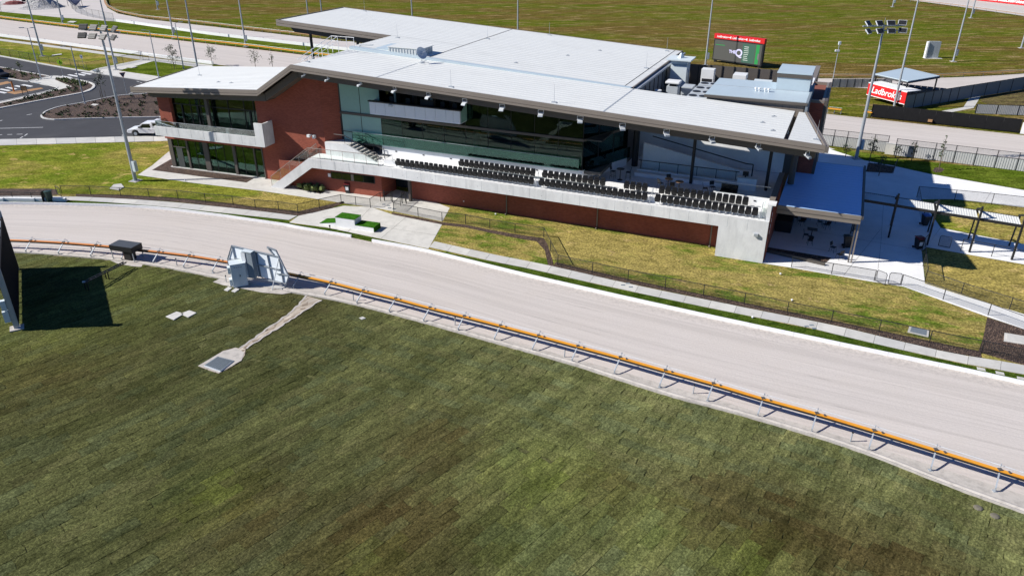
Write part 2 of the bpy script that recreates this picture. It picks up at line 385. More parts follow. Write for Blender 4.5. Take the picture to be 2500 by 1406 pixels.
# concrete apron inside the rail, with a raised kerb and gutter at the turf edge
apron = strip('rail_apron', offset(RAILG, -.35), offset(EDGEL, .42), Z*6, APRON, 140, zb=.03)
m = MB(); E1 = resample(offset(EDGEL, .44), 120); E2 = resample(EDGEL, 120)
prof = [(0,.0),(0,.10),(.35,.13),(.6,.07),(.85,.12),(1,.12),(1,0)]
for i in range(120):
    for t, z in prof: p = E1[i].lerp(E2[i], t); m.v.append((p.x, p.y, z))
k = len(prof); m.f = [(i*k+j, (i+1)*k+j, (i+1)*k+j+1, i*k+j+1) for i in range(119) for j in range(k-1)]
tag(ob('gutter_kerb', m, APRON), kind='structure')
# verge, path, mulch beside the near track
VERGE_B = [at(*p) for p in [(-260,494),(0,489),(167,490),(358,502),(538,520),(700,536.5),(706,545),(800,557),(900,578),(1046,609),(1200,639),(1300,658),(1422,687),(1644,734),(1800,767),(2000,807),(2074,825),(2348,888),(2500,915),(2700,957)]]
strip('track_verge', spline(VERGE_B), offset(KERBL, .05), Z*4, GR_VERGE, 160)
def slab_path(name, back, front, n, matl, z0=.02, skip=None):
    B = resample(spline([at(*p) for p in back]), n+1); Fp = resample(spline([at(*p) for p in front]), n+1)
    root = strip(name, B, Fp, Z*4, SOIL, n+1)
    for i in range(n):
        q = [B[i].lerp(B[i+1], .006), B[i].lerp(B[i+1], .994), Fp[i].lerp(Fp[i+1], .994), Fp[i].lerp(Fp[i+1], .006)]
        jz = random.uniform(0, .012)
        ob('slab', MB().ext([(p.x, p.y, Z*5) for p in q], (0,0,z0+jz)), matl[i % len(matl)] if not skip else matl[0], root)
    return root
PA2 = concrete('path_concrete_pale', (.52,.51,.48), .85, .4)
slab_path('track_footpath', [(1060,590),(1200,621),(1340,649),(1533,693),(1755,739),(1860,760),(2000,788),(2074,804),(2309,860),(2500,892),(2700,934)],
          [(1048,604),(1200,638),(1300,658),(1422,686),(1644,734),(1800,766),(2000,806),(2074,825),(2348,887),(2500,914),(2700,955)], 26, [PATHD, PATH, PATHD, PA2])
slab_path('side_footpath', [(-200,484),(0,480),(179,481),(388,492),(598,512.6),(726,528)], [(-200,493),(0,488.5),(167,489.5),(358,502),(538,520),(706,538)], 16, [PATH, PATHD, PATHD, PA2])
def mulch_strip(name, back, front, z=Z*4): 
    o = strip(name, spline([at(*p) for p in back]), spline([at(*p) for p in front]), z, MULCH, 60, zb=.05); return o
mulch_strip('mulch_border', [(1357,640),(1446,661),(1533,681),(1623,700),(1717,719),(1816,739),(1921,760),(2029,782),(2145,806),(2268,832),(2395,858)], [(1350,651),(1420,667),(1533,692),(1644,715),(1755,738),(1860,759),(2000,787),(2074,803),(2200,834),(2309,859),(2395,874)])
mulch_strip('side_mulch_border', [(185,474),(296,476),(366,480),(436,484),(502,491),(570,498),(624,506),(681,511),(730,517)], [(185,480),(296,486),(388,491),(450,496),(502,502),(580,510),(630,515.5),(681,522),(727,527.5)])
area('corner_mulch_bed', [(727,528),(730,516),(780,505),(838,492),(842,496),(800,512),(740,527)], Z*5, MULCH)
area('left_mulch_bed', [(-260,462),(0,461.5),(120,461),(138,463),(142,476),(90,480),(0,480),(-260,482)], Z*5, MULCH)
area('lawn_mulch_strip', [(956,519),(1021,531),(1080,543),(1137,549),(1196,561),(1257,572),(1328,582),(1338,600),(1350,640),(1352,652),(1338,648),(1330,612),(1310,590),(1257,581),(1196,569),(1137,556),(1080,550),(1021,537),(958,525)], Z*5, MULCH)
area('corner_mulch', [(2410,775),(2399,829),(2388,860),(2500,891.5),(2700,933),(2700,880),(2500,804)], Z*5, MULCH)
# forecourt, path under the stairs, plaza to the right of the building
fc = area('forecourt', [(706,544),(728,528),(839,503),(905,506),(960,525),(1079,549),(1046,608),(900,577.5),(800,556.5)], Z*6, PATH)
area('building_path', [(371,416),(336,428),(470,447),(640,467),(784,488),(838,497),(905,506.5),(962,517),(1080,541.5),(1098,508),(1000,470),(800,430),(650,420)], Z*5, PATH)
area('side_path', [(413,370),(419,389),(371,416),(336,428),(371,405)], Z*5, PATH)
area('wing_mulch_bed', [(371,416),(416,390),(430,385),(660,425),(650,438),(622,435),(602,446.5)], Z*6, MULCH)
pz_ = area('plaza', [(1861,643),(1931,654),(2134,689),(2205,700),(2258,693),(2250,613),(2262,604),(2296,556),(2250,487),(2330,487),(2420,497),(2560,514),(2560,474),(2500,465),(2268,425),(2192,408),(2100,385),(1990,350),(1840,500)], Z*5, PLAZA)
area('diagonal_path', [(2205,700),(2258,693),(2346,721),(2482,762),(2640,812),(2640,850),(2500,804),(2411,774),(2302,735)], Z*6, PLAZA)
area('canopy_path', [(2296,557),(2500,597),(2640,623),(2640,674),(2500,646),(2262,604)], Z*6, PLAZA)
area('upper_right_lawn', [(2023,364),(2100,372),(2200,390),(2500,418),(2640,432),(2640,490),(2500,464.5),(2268,424.5),(2192,407.5),(2110,392)], Z*6, GR_GREEN)
area('middle_right_lawn', [(2250,487),(2330,487.5),(2420,497.5),(2560,515),(2640,525),(2640,622),(2500,596),(2298,556.5)], Z*7, GR_LEFT)
area('lower_right_lawn', [(2262,605),(2500,647),(2640,675),(2640,812),(2482,761),(2346,720),(2258,692)], Z*7, GR_LEFT)
# joints sawn in the plaza are real grooves: thin dark inlays
def joint(parent, a, b, w=.015, z=Z*6+.002):
    p, q = at(*a), at(*b); ob('joint', MB().bar((p.x,p.y,z),(q.x,q.y,z), w, .004), SOIL, parent)
for a, b in [((2158,480),(2150,600)),((2150,600),(2140,688)),((1960,560),(2250,612)),((2060,672),(2150,560)),((2258,650),(1940,600)),((2420,468),(2400,500))]: joint(pz_, a, b)
for a, b in [((790,533),(1065,575)),((906,506),(850,566)),((990,532),(930,583))]: joint(fc, a, b, z=Z*7)
# --- far left: rear straights, yard, car park
T1U = [(-200,22),(0,47),(202,72),(420,97.5),(744,135),(1400,207),(2020,279),(2500,331),(2750,358)]
T1L = [(-200,62),(0,89),(218,117.5),(417,144),(519,157.5),(1400,255),(2010,337),(2180,362),(2500,402),(2750,432)]
strip('rear_track', [at(*p) for p in T1U], [at(*p) for p in T1L], Z*2, SAND, 60, rows=2)
area('sand_yard', [(-300,-40),(257,-40),(257,8),(262,20),(288,34),(360,48),(600,75),(760,93),(1000,120),(1000,142),(760,113),(510,85),(279,53),(151,44),(0,29),(-300,0)], Z*2, SAND2)
area('rear_verge', [(-300,2),(0,29),(151,44),(279,53),(510,85),(760,113),(1000,142),(1000,163),(744,132.5),(420,95),(202,70),(0,44.5),(-300,8)], Z*3, GR_GREEN)
strip('far_loop_track', [at(*p) for p in [(2060,-36),(2184,-4),(2320,14),(2500,40),(2750,76)]], [at(*p) for p in [(2200,-50),(2300,-22),(2400,-6),(2500,9),(2750,48)]], Z*2, SAND, 30)
strip('side_loop_track', spline([at(*p) for p in [(1940,191),(2000,192),(2100,192),(2300,190.5),(2500,180.5),(2750,160)]]), spline([at(*p) for p in [(1940,213),(2000,214),(2100,215),(2210,226),(2300,224),(2500,209),(2750,190)]]), Z*2, SAND, 40)
area('far_path', [(2372,231.6),(2400,226.5),(2377,264),(2324,274.5),(2290,273),(2352,262.6)], Z*3, PATHD)
area('far_wall_path', [(2205,262),(2372,233),(2500,211),(2640,190),(2640,196),(2500,217),(2400,230),(2300,250)], Z*2.5, PATH)
area('far_mulch_bed', [(2389,238),(2440,222),(2500,214),(2600,200),(2600,272),(2500,268),(2420,258),(2398,250)], Z*2.6, grass('dry_mulch_grass', (.10,.085,.035), (.14,.115,.05), (.08,.055,.04), patch=.2, bareamt=.52, fine=4))
area('rear_lawn', [(-260,74),(0,101),(150,119),(346,146),(215,174.5),(118,157.5),(0,136.5),(-260,98)], Z*2, GR_LEFT)
area('rear_path', [(-260,66),(0,95.5),(218,123),(360,141),(520,160),(520,170),(374,150),(346,146.5),(150,119.5),(0,100.5),(-260,73)], Z*2.6, PATHD)
area('triangle_lawn', [(289,172),(374,150),(520,171),(520,215),(386,187)], Z*2, GR_GREEN)
area('driveway_apron', [(215,175.6),(235,168),(346,146),(374.7,149.8),(289,173),(386,187),(520,214),(520,225),(365,199)], Z*3, PATH)
road = area('car_park_road', [(-260,92),(0,138),(118,160),(215,177),(365,200),(520,226),(560,300),(470,327),(383,332),(218,336.5),(0,341),(-260,347)], Z*1.5, ASPH)
slab_path('road_footpath', [(-200,344),(0,341),(218,336.5),(383,332.2),(470,329)], [(-200,360),(0,356),(218,350),(408,345),(470,342)], 14, [PATH, PA2, PATHD])
def kerb_ring(name, px, h=.13, wd=.22, closed=True, parent=None):
    P = [at(*p) for p in px]; P = spline(P + ([P[0]] if closed else []), .8); O = offset(P, wd/2); I = offset(P, -wd/2); m = MB(); n = len(P)
    for i in range(n):
        for q, z in ((O[i],0),(O[i],h),(I[i],h),(I[i],0)): m.v.append((q.x,q.y,z))
    m.f = [(i*4+j,(i+1)*4+j,(i+1)*4+j+1,i*4+j+1) for i in range(n-1) for j in range(3)]
    o = ob(name, m, KERB, parent); o['kind'] = 'structure'; return o
ISL1 = [(101,284.3),(110,275),(128,267.5),(151,261),(210,250.7),(286,235.6),(344,231.4),(430,226),(430,284),(390,287),(302,288.5),(168,292),(134,293.6),(107,290)]
area('mulch_island', ISL1, .06, MULCH); kerb_ring('island_kerb', ISL1)
ISL2 = [(-60,277),(0,266),(101,246.5),(202,228),(226,218.5),(231,210),(222,203.5),(205,199),(168,192),(130,187),(100,193),(72,199),(105,207.5),(140,216.5),(60,237),(0,250),(-60,262)]
area('footpath_island', ISL2, .08, PATH); kerb_ring('island_kerb', ISL2)
area('mulch_bed', [(-60,275),(0,264),(101,244.5),(200,226.5),(222,217),(227,210),(219,205),(196,203),(180,212),(60,241),(0,254),(-60,266)], .085, MULCH)
area('planted_bed', [(134,196),(140,191),(158,193.5),(190,199),(216,206),(200,213),(176,213),(150,203)], .09, MULCH)
ISL3 = [(-80,160),(0,165.5),(50,175),(124,189),(99,196),(70,200.5),(0,190),(-80,181)]
area('planted_bed', ISL3, .07, MULCH); kerb_ring('bed_kerb', ISL3)
kerb_ring('road_kerb', [(-200,104),(0,138),(118,160),(215,176.5),(285,187),(365,199.5),(520,225.5)], closed=False, wd=.4)
def paint(px, name='road_marking', m=ROADW, z=Z*2.5): return area(name, px, z, m, None, road)
for x, y in ((162,189.5),(178.5,186.2),(196,183.5),(211,181)):
    paint([(x-15,y-2.2),(x-9,y-4),(x+15,y+.2),(x+9,y+2.4)])
for x, y in ((12,220),(28,216),(49,212),(66,209.5),(3,225.5)):
    paint([(x-16,y-1),(x-8,y-3),(x+15,y+1.2),(x+8,y+3.4)])
for q in ([(15,226),(100,214.5),(106,217),(36,231)], [(-20,207),(18,199),(28,203),(-20,213)]): paint(q, 'tan_surfacing', TAN, Z*2)
for a, b in (((0,314),(105,311.5)),((-20,330.5),(5,329.5)),((18,329),(30,328.8)),((41,328.5),(55,328)),((49,338),(56,334)),((60,332),(67,327.5)),((298,332),(302,329)),((309.5,321.5),(322,321.3)),((65,281.5),(78,279)),((315,229),(324,226.5)),((325,225.5),(333,223.5)),((334,199),(340,201)),((342,201.5),(348,203.5)),((350,204.5),(356,206.5)),((358,207),(366,209.5)),((0,296),(6,294))):
    p, q = at(*a), at(*b); tt = (q-p).normalized(); nn = Vector((-tt.y,tt.x,0))*.07
    poly_sheet('road_line', [p-nn,q-nn,q+nn,p+nn], Z*2.5, ROADW, None, road)

# ================================================================ LAID TURF of the infield
poly_sheet('turf_soil', [at(-300,640), *[p for p in offset(EDGEL, -.05)[::4]], at(2700,1500), at(-300,1500)], Z, grass('turf_underlay', (.08,.085,.034), (.105,.105,.045), (.12,.105,.05), patch=.4, fine=9))
def turfmat(name, src):
    m, t, p = base(name)
    c = N(t, 'ShaderNodeObjectInfo').outputs['Color'] if src == 'obj' else N(t, 'ShaderNodeVertexColor', layer_name='tint').outputs[0]
    v = coords(t); vs = coords(t, (.5,2.2,1), R(-48))
    vs = coords(t, (.55,2.6,1), R(-48))
    f = ramp(t, noise(t, v, 9, 5, .8), [(.34,(.40,.40,.38)),(.5,(.98,.98,.96)),(.64,(1.7,1.68,1.6))])
    g = ramp(t, noise(t, vs, 1.3, 7, .75, .8), [(.34,(.62,.62,.58)),(.5,(1,1,1)),(.66,(1.38,1.35,1.28))])
    h = ramp(t, noise(t, v, .55, 6, .65, .3), [(.56,(0,0,0)),(.75,(.3,.3,.3))])
    L_ = ramp(t, noise(t, vs, .16, 5, .6, 1.0), [(.36,(.74,.76,.72)),(.5,(1,1,1)),(.64,(1.26,1.25,1.22))])
    c = mix(t, 1, mix(t, 1, mix(t, 1, c, f, 'MULTIPLY'), g, 'MULTIPLY'), L_, 'MULTIPLY'); c = mix(t, h, c, (.10,.088,.04))
    t.links.new(c, p.inputs['Base Color']); p.inputs['Roughness'].default_value = 1; p.inputs['Specular IOR Level'].default_value = 0
    bump(t, p, math_(t, 'ADD', noise(t, v, 10, 4, .75), noise(t, vs, 2.2, 5, .75, .6)), 1.0, .07); return m
TURF_O = turfmat('laid_turf', 'obj'); TURF_V = turfmat('laid_turf_mass', 'attr')
infield = empty('turf_infield', (0,40,0)); tag(infield, kind='structure')
ER = resample(EDGEL, 160)
def near_edge(p):
    best = min(range(160), key=lambda i: (ER[i]-p).length_squared); t = ER[min(best+1,159)]-ER[max(best-1,0)]
    return best, (Vector((-t.y,t.x,0)).normalized()).dot(p-ER[best])
BROWN = [(at(1000,1290),3.2,.9),(at(880,1370),3,.9),(at(1900,1290),3.5,1.0),(at(1480,1180),2,.8),(at(2200,1390),3,1.0),(at(600,1250),3,.8),(at(120,910),5,.55),(at(1750,1240),2.5,.9),(at(1060,1080),3,.8),(at(700,760),3,.5)]
BRIGHT = [(at(1330,1170),3.2,1.),(at(520,1200),1.8,1.0),(at(1600,1290),2,.9),(at(1850,1390),2,1.),(at(1250,1370),2,.4),(at(900,1380),1.5,.7),(at(120,800),6,.5),(at(300,650),7,.5)]
def turf_col(p):
    r = random.random(); k = random.choice((.86,.95,.97,.99,1,1.02,1.04,1.06,1.15))*random.uniform(.97,1.03)
    c = (Vector((1,1.06,.42)) if r < .62 else (Vector((.93,1.04,.46)) if r < .84 else Vector((1.06,1.08,.45))))
    f_ = min(1,max(0,(p.x+13)/17)); c = c*(.082+.052*f_)
    s = lambda L: min(1, sum(a*math.exp(-((p-q).length/w)**2) for q, w, a in L))
    b = s(BROWN)*random.uniform(.55,1.1); g = s(BRIGHT)*random.uniform(.4,1)
    c = c.lerp(Vector((.070,.053,.021)), min(.9,b)).lerp(Vector((.125,.15,.032)), min(.9,g)*.75)
    return c*k
tiles = []   # (centre, direction, length, width)
for k in range(14):                                            # rows laid along the rail
    row = offset(ER, -.33-k*.62); row = [p for i, p in enumerate(row) if i > 62]
    L = sum((row[i+1]-row[i]).length for i in range(len(row)-1)); n = int(L/1.42); rr = resample(row, n*2+2)
    for i in range(n):
        j = 2*i+(k%2); 
        if j+2 >= len(rr): continue
        c = (rr[j]+rr[j+2])/2; d = (rr[j+2]-rr[j]).normalized(); tiles.append((c, d, (rr[j+2]-rr[j]).length, .62))
D = R(48); dx = Vector((math.cos(D),math.sin(D),0)); dy = Vector((-dx.y,dx.x,0)); O = Vector((0,36,0))
for i in range(-62,62):
    for j in range(-60,60):
        c = O + dy*(i*.72) + dx*((j+.5*(i%2)+.17*math.sin(i*7))*1.62)
        if not (-70 < c.x < 34 and 20 < c.y < 62): continue
        u = c.x*F/((c.y)*_c+CAMH*_s)
        if abs(u) > 1480: continue
        k, s = near_edge(c)
        if s > -.15 or (k > 62 and s > -8.45): continue
        tiles.append((c, dx, 1.62, .72))
def tile_mesh(L, W, rnd):
    m = MB(); nx, ny = 4, 2; h = .034
    for y in range(ny+1):
        for x in range(nx+1):
            e = .0 if (0 < x < nx and 0 < y < ny) else .006
            m.v.append((((x/nx)-.5)*(L-.02)+rnd.uniform(-.03,.03)*(x in (0,nx)), ((y/ny)-.5)*(W-.012)+rnd.uniform(-.022,.022)*(y in (0,ny)), h-e+rnd.uniform(-.01,.014)))
    m.f = [(y*(nx+1)+x, y*(nx+1)+x+1, (y+1)*(nx+1)+x+1, (y+1)*(nx+1)+x) for y in range(ny) for x in range(nx)]
    ring = [*range(nx+1), *[(y+1)*(nx+1)-1 for y in range(1,ny+1)], *[ny*(nx+1)+x for x in range(nx-1,-1,-1)], *[y*(nx+1) for y in range(ny-1,0,-1)]]
    n = len(m.v); m.v += [(m.v[i][0], m.v[i][1], -.01) for i in ring]; q = len(ring)
    m.f += [(ring[i], n+i, n+(i+1)%q, ring[(i+1)%q]) for i in range(q)]
    return m
rnd = random.Random(3)
var = {W: [tile_mesh(1, W, rnd) for _ in range(6)] for W in (.62,.72)}
shared = {W: [b.mesh('turf_roll') for b in var[W]] for W in var}
for W in shared:
    for me in shared[W]: me.materials.append(TURF_O)
def dist(c): return c.y*_c + CAMH*_s
def inview(c): return abs(c.x*F/dist(c[0]) if 0 else c.x*F/dist(c)) < 1240 and c.y > 24.2
tiles.sort(key=lambda t: (not inview(t[0]), dist(t[0])))
big = MB(); cols = []
for i, (c, d, L, W) in enumerate(tiles):
    col = turf_col(c); rz = math.atan2(d.y, d.x)+rnd.uniform(-.012,.012); c = c+Vector((rnd.uniform(-.012,.012),rnd.uniform(-.012,.012),0)); zz = rnd.uniform(-.005,.006); j = rnd.randrange(6); tx, ty = rnd.uniform(-.006,.006), rnd.uniform(-.006,.006)
    Mx = Matrix.Translation((c.x,c.y,zz)) @ Matrix.Rotation(rz,4,'Z') @ Matrix.Rotation(tx,4,'X') @ Matrix.Rotation(ty*.5,4,'Y') @ Matrix.Diagonal((L,1,1,1))
    if i < 300:
        o = bpy.data.objects.new('turf_roll', shared[W][j]); COL.objects.link(o); o.parent = infield; o.matrix_world = Mx; o.matrix_parent_inverse = Matrix.Translation((0,-40,0)); o.matrix_basis = Mx; o.color = (*col,1)
    else:
        b = var[W][j]; n = len(big.v); big.v += [tuple(Mx @ Vector(v)) for v in b.v]; big.f += [tuple(q+n for q in f) for f in b.f]; cols += [(*col,1)]*len(b.v)
me = big.mesh('turf_rolls'); ca = me.color_attributes.new('tint', 'FLOAT_COLOR', 'POINT'); ca.data.foreach_set('color', [x for c in cols for x in c])
o = ob('turf_rolls', me, TURF_V, infield); o.matrix_parent_inverse = Matrix.Translation((0,-40,0)); o['kind'] = 'stuff'
# ================================================================ GRANDSTAND
def onb(px, py, b):                                            # picture point on a plane parallel to the front
    u = (px-1250)/F; v = (py-703)/F; r = Vector((u, _c-v*_s, -(_s+v*_c))); C = Vector((0,0,CAMH))
    return lm(C + r*((b-(C-MO).dot(EB))/r.dot(EB)))
bld = empty('grandstand', MO, -PHI, 'two storey red brick and glass grandstand with long white folded roof', 'grandstand')
def part(name, mb, m, parent=None, **k): return ob(name, mb, m, parent or bld, **k)
zf = lambda a: 10.55-.0485*a
zr = lambda a: 11.23+.058*(-14-a)
zw = lambda a: 9.97+.066*(a+48.9)
# ---- roof: slabs, ribbed sheets, fascia
def slabpoly(pts, zfun, th=.22, top=-.03):
    m = MB(); n = len(pts)
    m.v = [(a,b,zfun(a)+top) for a,b in pts]+[(a,b,zfun(a)+top-th) for a,b in pts]
    m.f = [tuple(range(n)), tuple(range(2*n-1,n-1,-1))]+[(i,(i+1)%n,n+(i+1)%n,n+i) for i in range(n)]; return m
roof = part('roof', slabpoly([(-44.4,-.95),(.15,-.95),(.15,8.6),(-44.4,8.6)], zf), FASCIA)
part('roof_slab', slabpoly([(.42,-.95),(3.0,-.95),(.95,8.6),(.42,8.6)], zf), FASCIA, roof)
part('roof_slab', slabpoly([(-44.3,8.62),(-14.1,8.62),(-14.1,30),(-59.8,30),(-59.8,16.5),(-44.3,16.5)], zr), FASCIA, roof)
part('roof_slab', slabpoly([(-65.8,-.95),(-48.9,-.95),(-48.9,11.8),(-68.8,11.8)], zw), FASCIA, roof)
zs = lambda a: 9.97+(a+48.9)/4.5*(zf(-44.4)-9.97)
part('roof_slab', slabpoly([(-48.88,-.95),(-44.42,-.95),(-44.42,11.8),(-48.88,11.8)], zs), FASCIA, roof)
def sheet(a0, a1, b0, b1, zfun, a0b=None):
    a0b = a0 if a0b is None else a0b
    m = MB(); prof = [(b0,0),(b1-.07,0),(b1-.055,.014),(b1-.02,.014),(b1-.005,0)]
    k = len(prof)
    for (b, h) in prof:
        t = (b-b0)/(b1-b0); al = a0+(a0b-a0)*t
        m.v += [(al,b,zfun(al)+h+.004),(a1,b,zfun(a1)+h+.004)]
    m.f = [(2*i,2*i+1,2*i+3,2*i+2) for i in range(k-1)]
    part('roof_sheet', m, ROOFW, roof)
def sheets(a0, a1, b0, b1, zfun, w, left=None):
    n = round((b1-b0)/w); w = (b1-b0)/n
    for i in range(n):
        x0 = b0+i*w; l0, l1 = (left(x0), left(x0+w)) if left else (a0, a0)
        sheet(l0, a1, x0, x0+w, zfun, l1)
for a0, a1 in ((-44.35,-35.27),(-35.13,-13.95),(-13.81,.12)): sheets(a0, a1, -.88, 8.45, zf, .72)
n = 13
for i in range(n):                                              # the clipped corner beyond the slot
    b0 = -.88+i*.72; r = lambda b: 2.85-(b+.88)/9.4*1.95
    m = MB(); m.v = [(.45,b0,zf(.45)+.004),(r(b0),b0,zf(r(b0))+.004),(r(b0+.7),b0+.7,zf(r(b0+.7))+.004),(.45,b0+.7,zf(.45)+.004)]; m.f = [(0,1,2,3)]
    part('roof_sheet', m, ROOFW, roof)
sheets(-35.13, -14.95, 9.0, 29.9, zr, .85); sheets(-14.85, -14.2, 9.0, 29.9, zr, 3.5)
sheets(-44.2, -35.27, 9.0, 16.6, zr, .85); sheets(-59.6, -35.27, 16.7, 29.9, zr, .85)
sheets(0, -48.95, -.88, 11.7, zw, .75, left=lambda b: -65.75-(b+.95)*.235)
part('roof_sheet', slabpoly([(-48.8,-.88),(-44.5,-.88),(-44.5,11.7),(-48.8,11.7)], zs, .02, .0), ROOFW, roof)
part('flashing', MB().ext([(-44.3,8.46,zf(-44.3)-.05),(-44.3,8.46,zr(-44.3)+.02),(-14.2,8.46,zr(-14.2)+.05),(-14.2,8.46,zf(-14.2)-.05)], (0,.53,0)), ROOFB, roof)
for a in (-35.2,-13.88): part('joint_cover', MB().add([(a-.07,-.9,zf(a)+.01),(a+.07,-.9,zf(a)+.01),(a+.07,8.5,zf(a)+.01),(a-.07,8.5,zf(a)+.01)],[(0,1,2,3)]), GALV, roof)
def eave_profile(pts, d0, d1, b0, b1):
    return MB().ext([(a,b0,z-d0) for a,z in pts]+[(a,b0,z-d1) for a,z in reversed(pts)], (0,b1-b0,0))
EV = [(3.1,zf(3.1)),(-44.4,zf(-44.4)),(-48.9,9.97),(-65.9,zw(-65.9))]
for (p, q) in zip(EV[:-1], EV[1:]):
    part('fascia', eave_profile([p,q], -.05, .30, -1.06, -.95), FASCIA, roof)
    part('fascia_lip', eave_profile([p,q], .335, .52, -1.10, -.90), FASCIA, roof)
    part('fascia_shadow_gap', eave_profile([p,q], .28, .36, -1.0, -.93), BLACK, roof)
def side_fascia(p, q):                                          # along an edge that runs back
    p = Vector(p); q = Vector(q)
    part('fascia', MB().ext([p+Vector((0,0,.05)),q+Vector((0,0,.05)),q-Vector((0,0,.3)),p-Vector((0,0,.3))], (.11,0,0)), FASCIA, roof)
    part('fascia_lip', MB().ext([p-Vector((-.04,0,.33)),q-Vector((-.04,0,.33)),q-Vector((-.04,0,.5)),p-Vector((-.04,0,.5))], (.15,0,0)), FASCIA, roof)
side_fascia((3.0,-.96,zf(3.0)), (.95,8.7,zf(.95)))
m = MB()                                                        # broad sloping barge on the clipped corner
m.ext([(3.35,-1.05,zf(3)-.02),(1.2,8.9,zf(1)-.02),(1.2,8.9,zf(1)-.5),(3.35,-1.05,zf(3)-.5)], (-.3,-.06,0)); part('barge_board', m, FASCIA, roof)
side_fascia((-14.15,9,zr(-14.1)), (-14.15,30,zr(-14.1))); side_fascia((-66.05,-.95,zw(-65.9)), (-69.0,11.8,zw(-69)))
part('gutter', MB().box(-13.98,-13.7,9,30,zr(-14)-.3,zr(-14)-.12), GALV, roof)
side_fascia((-60.0,16.5,zr(-59.8)), (-60.0,30,zr(-59.8)))
def fascia_line(p, q, b):
    part('fascia', eave_profile([p,q], -.05, .3, b-.1, b), FASCIA, roof); part('fascia_lip', eave_profile([p,q], .34, .62, b-.14, b+.02), FASCIA, roof)
fascia_line((-44.3,zr(-44.3)),(-60,zr(-60)),16.5); fascia_line((-14,zr(-14)),(-60,zr(-60)),30.1)
part('bulkhead', eave_profile([(2.5,zf(2.5)),(-44.3,zf(-44.3))], .5, 1.25, -.25, 2.7), DARKT)
part('bulkhead', eave_profile([(-44.35,zf(-44.4)),(-48.6,10.1)], .5, 1.25, -.25, 1.9), DARKT)
part('bulkhead', MB().ext([(-48.65,-.25,zw(-48.9)-.45),(-64.9,-.25,zw(-64.9)-.5),(-63.9,-.25,zw(-64)-1.15),(-48.65,-.25,zw(-48.9)-1.2)], (0,2.3,0)), DARKT)
part('soffit_beam', MB().ext([(-46,16.9,zr(-46)-.5),(-58.6,16.9,zr(-58.6)-.5),(-57.9,16.9,zr(-58)-1.2),(-46,16.9,zr(-46)-1.3)], (0,1.2,0)), BLACK)
# ---- volumes behind
part('wall', MB().box(-43.8,-14.3,9.2,29,0,10.6), DARKT)
part('wall', MB().box(-14.28,.85,12.25,29,0,8.9), DARKT)
part('wall', MB().box(.42,.84,21.1,29.6,8.91,10.7), DARKT); part('wall_coping', MB().box(.38,.88,21.05,29.65,10.71,10.78), FASCIA)
part('wall', MB().box(-66.5,-45.2,6.4,11.2,0,7.9), BRICK)
for x, y in ((-56.8,18.5),(-56.3,27.5),(-47.5,18.5)): part('carport_column', MB().tube((x,y,0),(x,y,zr(x)-.5),.17,n=10), BLACK)
# ---- front beam, right concrete wall, stair stringer
part('front_beam', MB().ext([(-36.35,0,2.65),(-36.35,0,3.59),(0,0,3.59),(0,0,0),(-3.84,0,0),(-3.84,0,2.65)], (0,.3,0)), CONC)
part('stair_stringer', MB().ext([wm(a,0,z) for a,z in ((-12.85,0),(-7.8,3.59),(0,3.59),(0,2.65),(-7.51,2.65),(-11.3,0))], wm(0,.3)-wm(0,0)), CONC)
for k in range(1,23):
    a = -36.35+k*1.58
    part('panel_joint', MB().box(a-.008,a+.008,-.002,.05,2.67,3.57), CABG)
for k in range(4): p = wm(-1.6-k*1.6,-.002,3.1); part('panel_joint', MB().cbox((p.x,p.y,3.12),(.018,.012,.86)), CABG)
for x in (-35.2,-33.6,-32,-30.4,-28.9,-25.7,-22.5,-19.4,-14.6,-11.5): part('tie_hole', MB().tube((x,-.003,3.05),(x,.03,3.05),.035,n=8), CABG)
part('wall_lamp', MB().box(-.98,-.66,-.2,-.005,2.28,2.5), GALV)
# ---- terraces
part('terrace', MB().box(-36.35,-.3,.3,1.15,2.7,3.45), DECKW)
part('terrace', MB().box(-36.35,-.3,1.152,3.0,2.72,3.95), DECKW)
part('terrace', MB().box(-16.0,-.3,3.002,12,2.72,3.96), DECKW)
part('terrace', MB().ext([wm(a,b,2.7) for a,b in ((-7.9,.3),(0,.3),(0,2.2),(-7.9,2.2))], (0,0,.82)), DECKW)
part('terrace', MB().box(-43.4,-36.35,2.3,9.1,2.72,3.5), DECKW)
for s in range(20):                                             # outside flight up to the terrace
    a = -12.6+s*.25; part('step', MB().ext([wm(x,y,0) for x,y in ((a,.31),(a+.24,.31),(a+.24,2.0),(a,2.0))], (0,0,.17)), PATHD, loc=(0,0,s*.172-.0))
part('upstand_wall', MB().box(-37.6,-16.6,2.92,3.1,3.9,4.83), DECKW)
c0, c1 = Vector((-16.64,2.93,0)), Vector((-14.13,8.68,0)); dn = (c1-c0).normalized(); nn = Vector((dn.y,-dn.x,0))
part('upstand_wall', MB().ext([(p.x,p.y,3.9) for p in (c0,c1,c1-nn*.18,c0-nn*.18)], (0,0,.93)), DECKW)
for x in (-36,-32.9,-29.9,-25.5,-21): part('step_light', MB().box(x-.1,x+.1,2.895,2.935,4.28,4.38), BLACK)
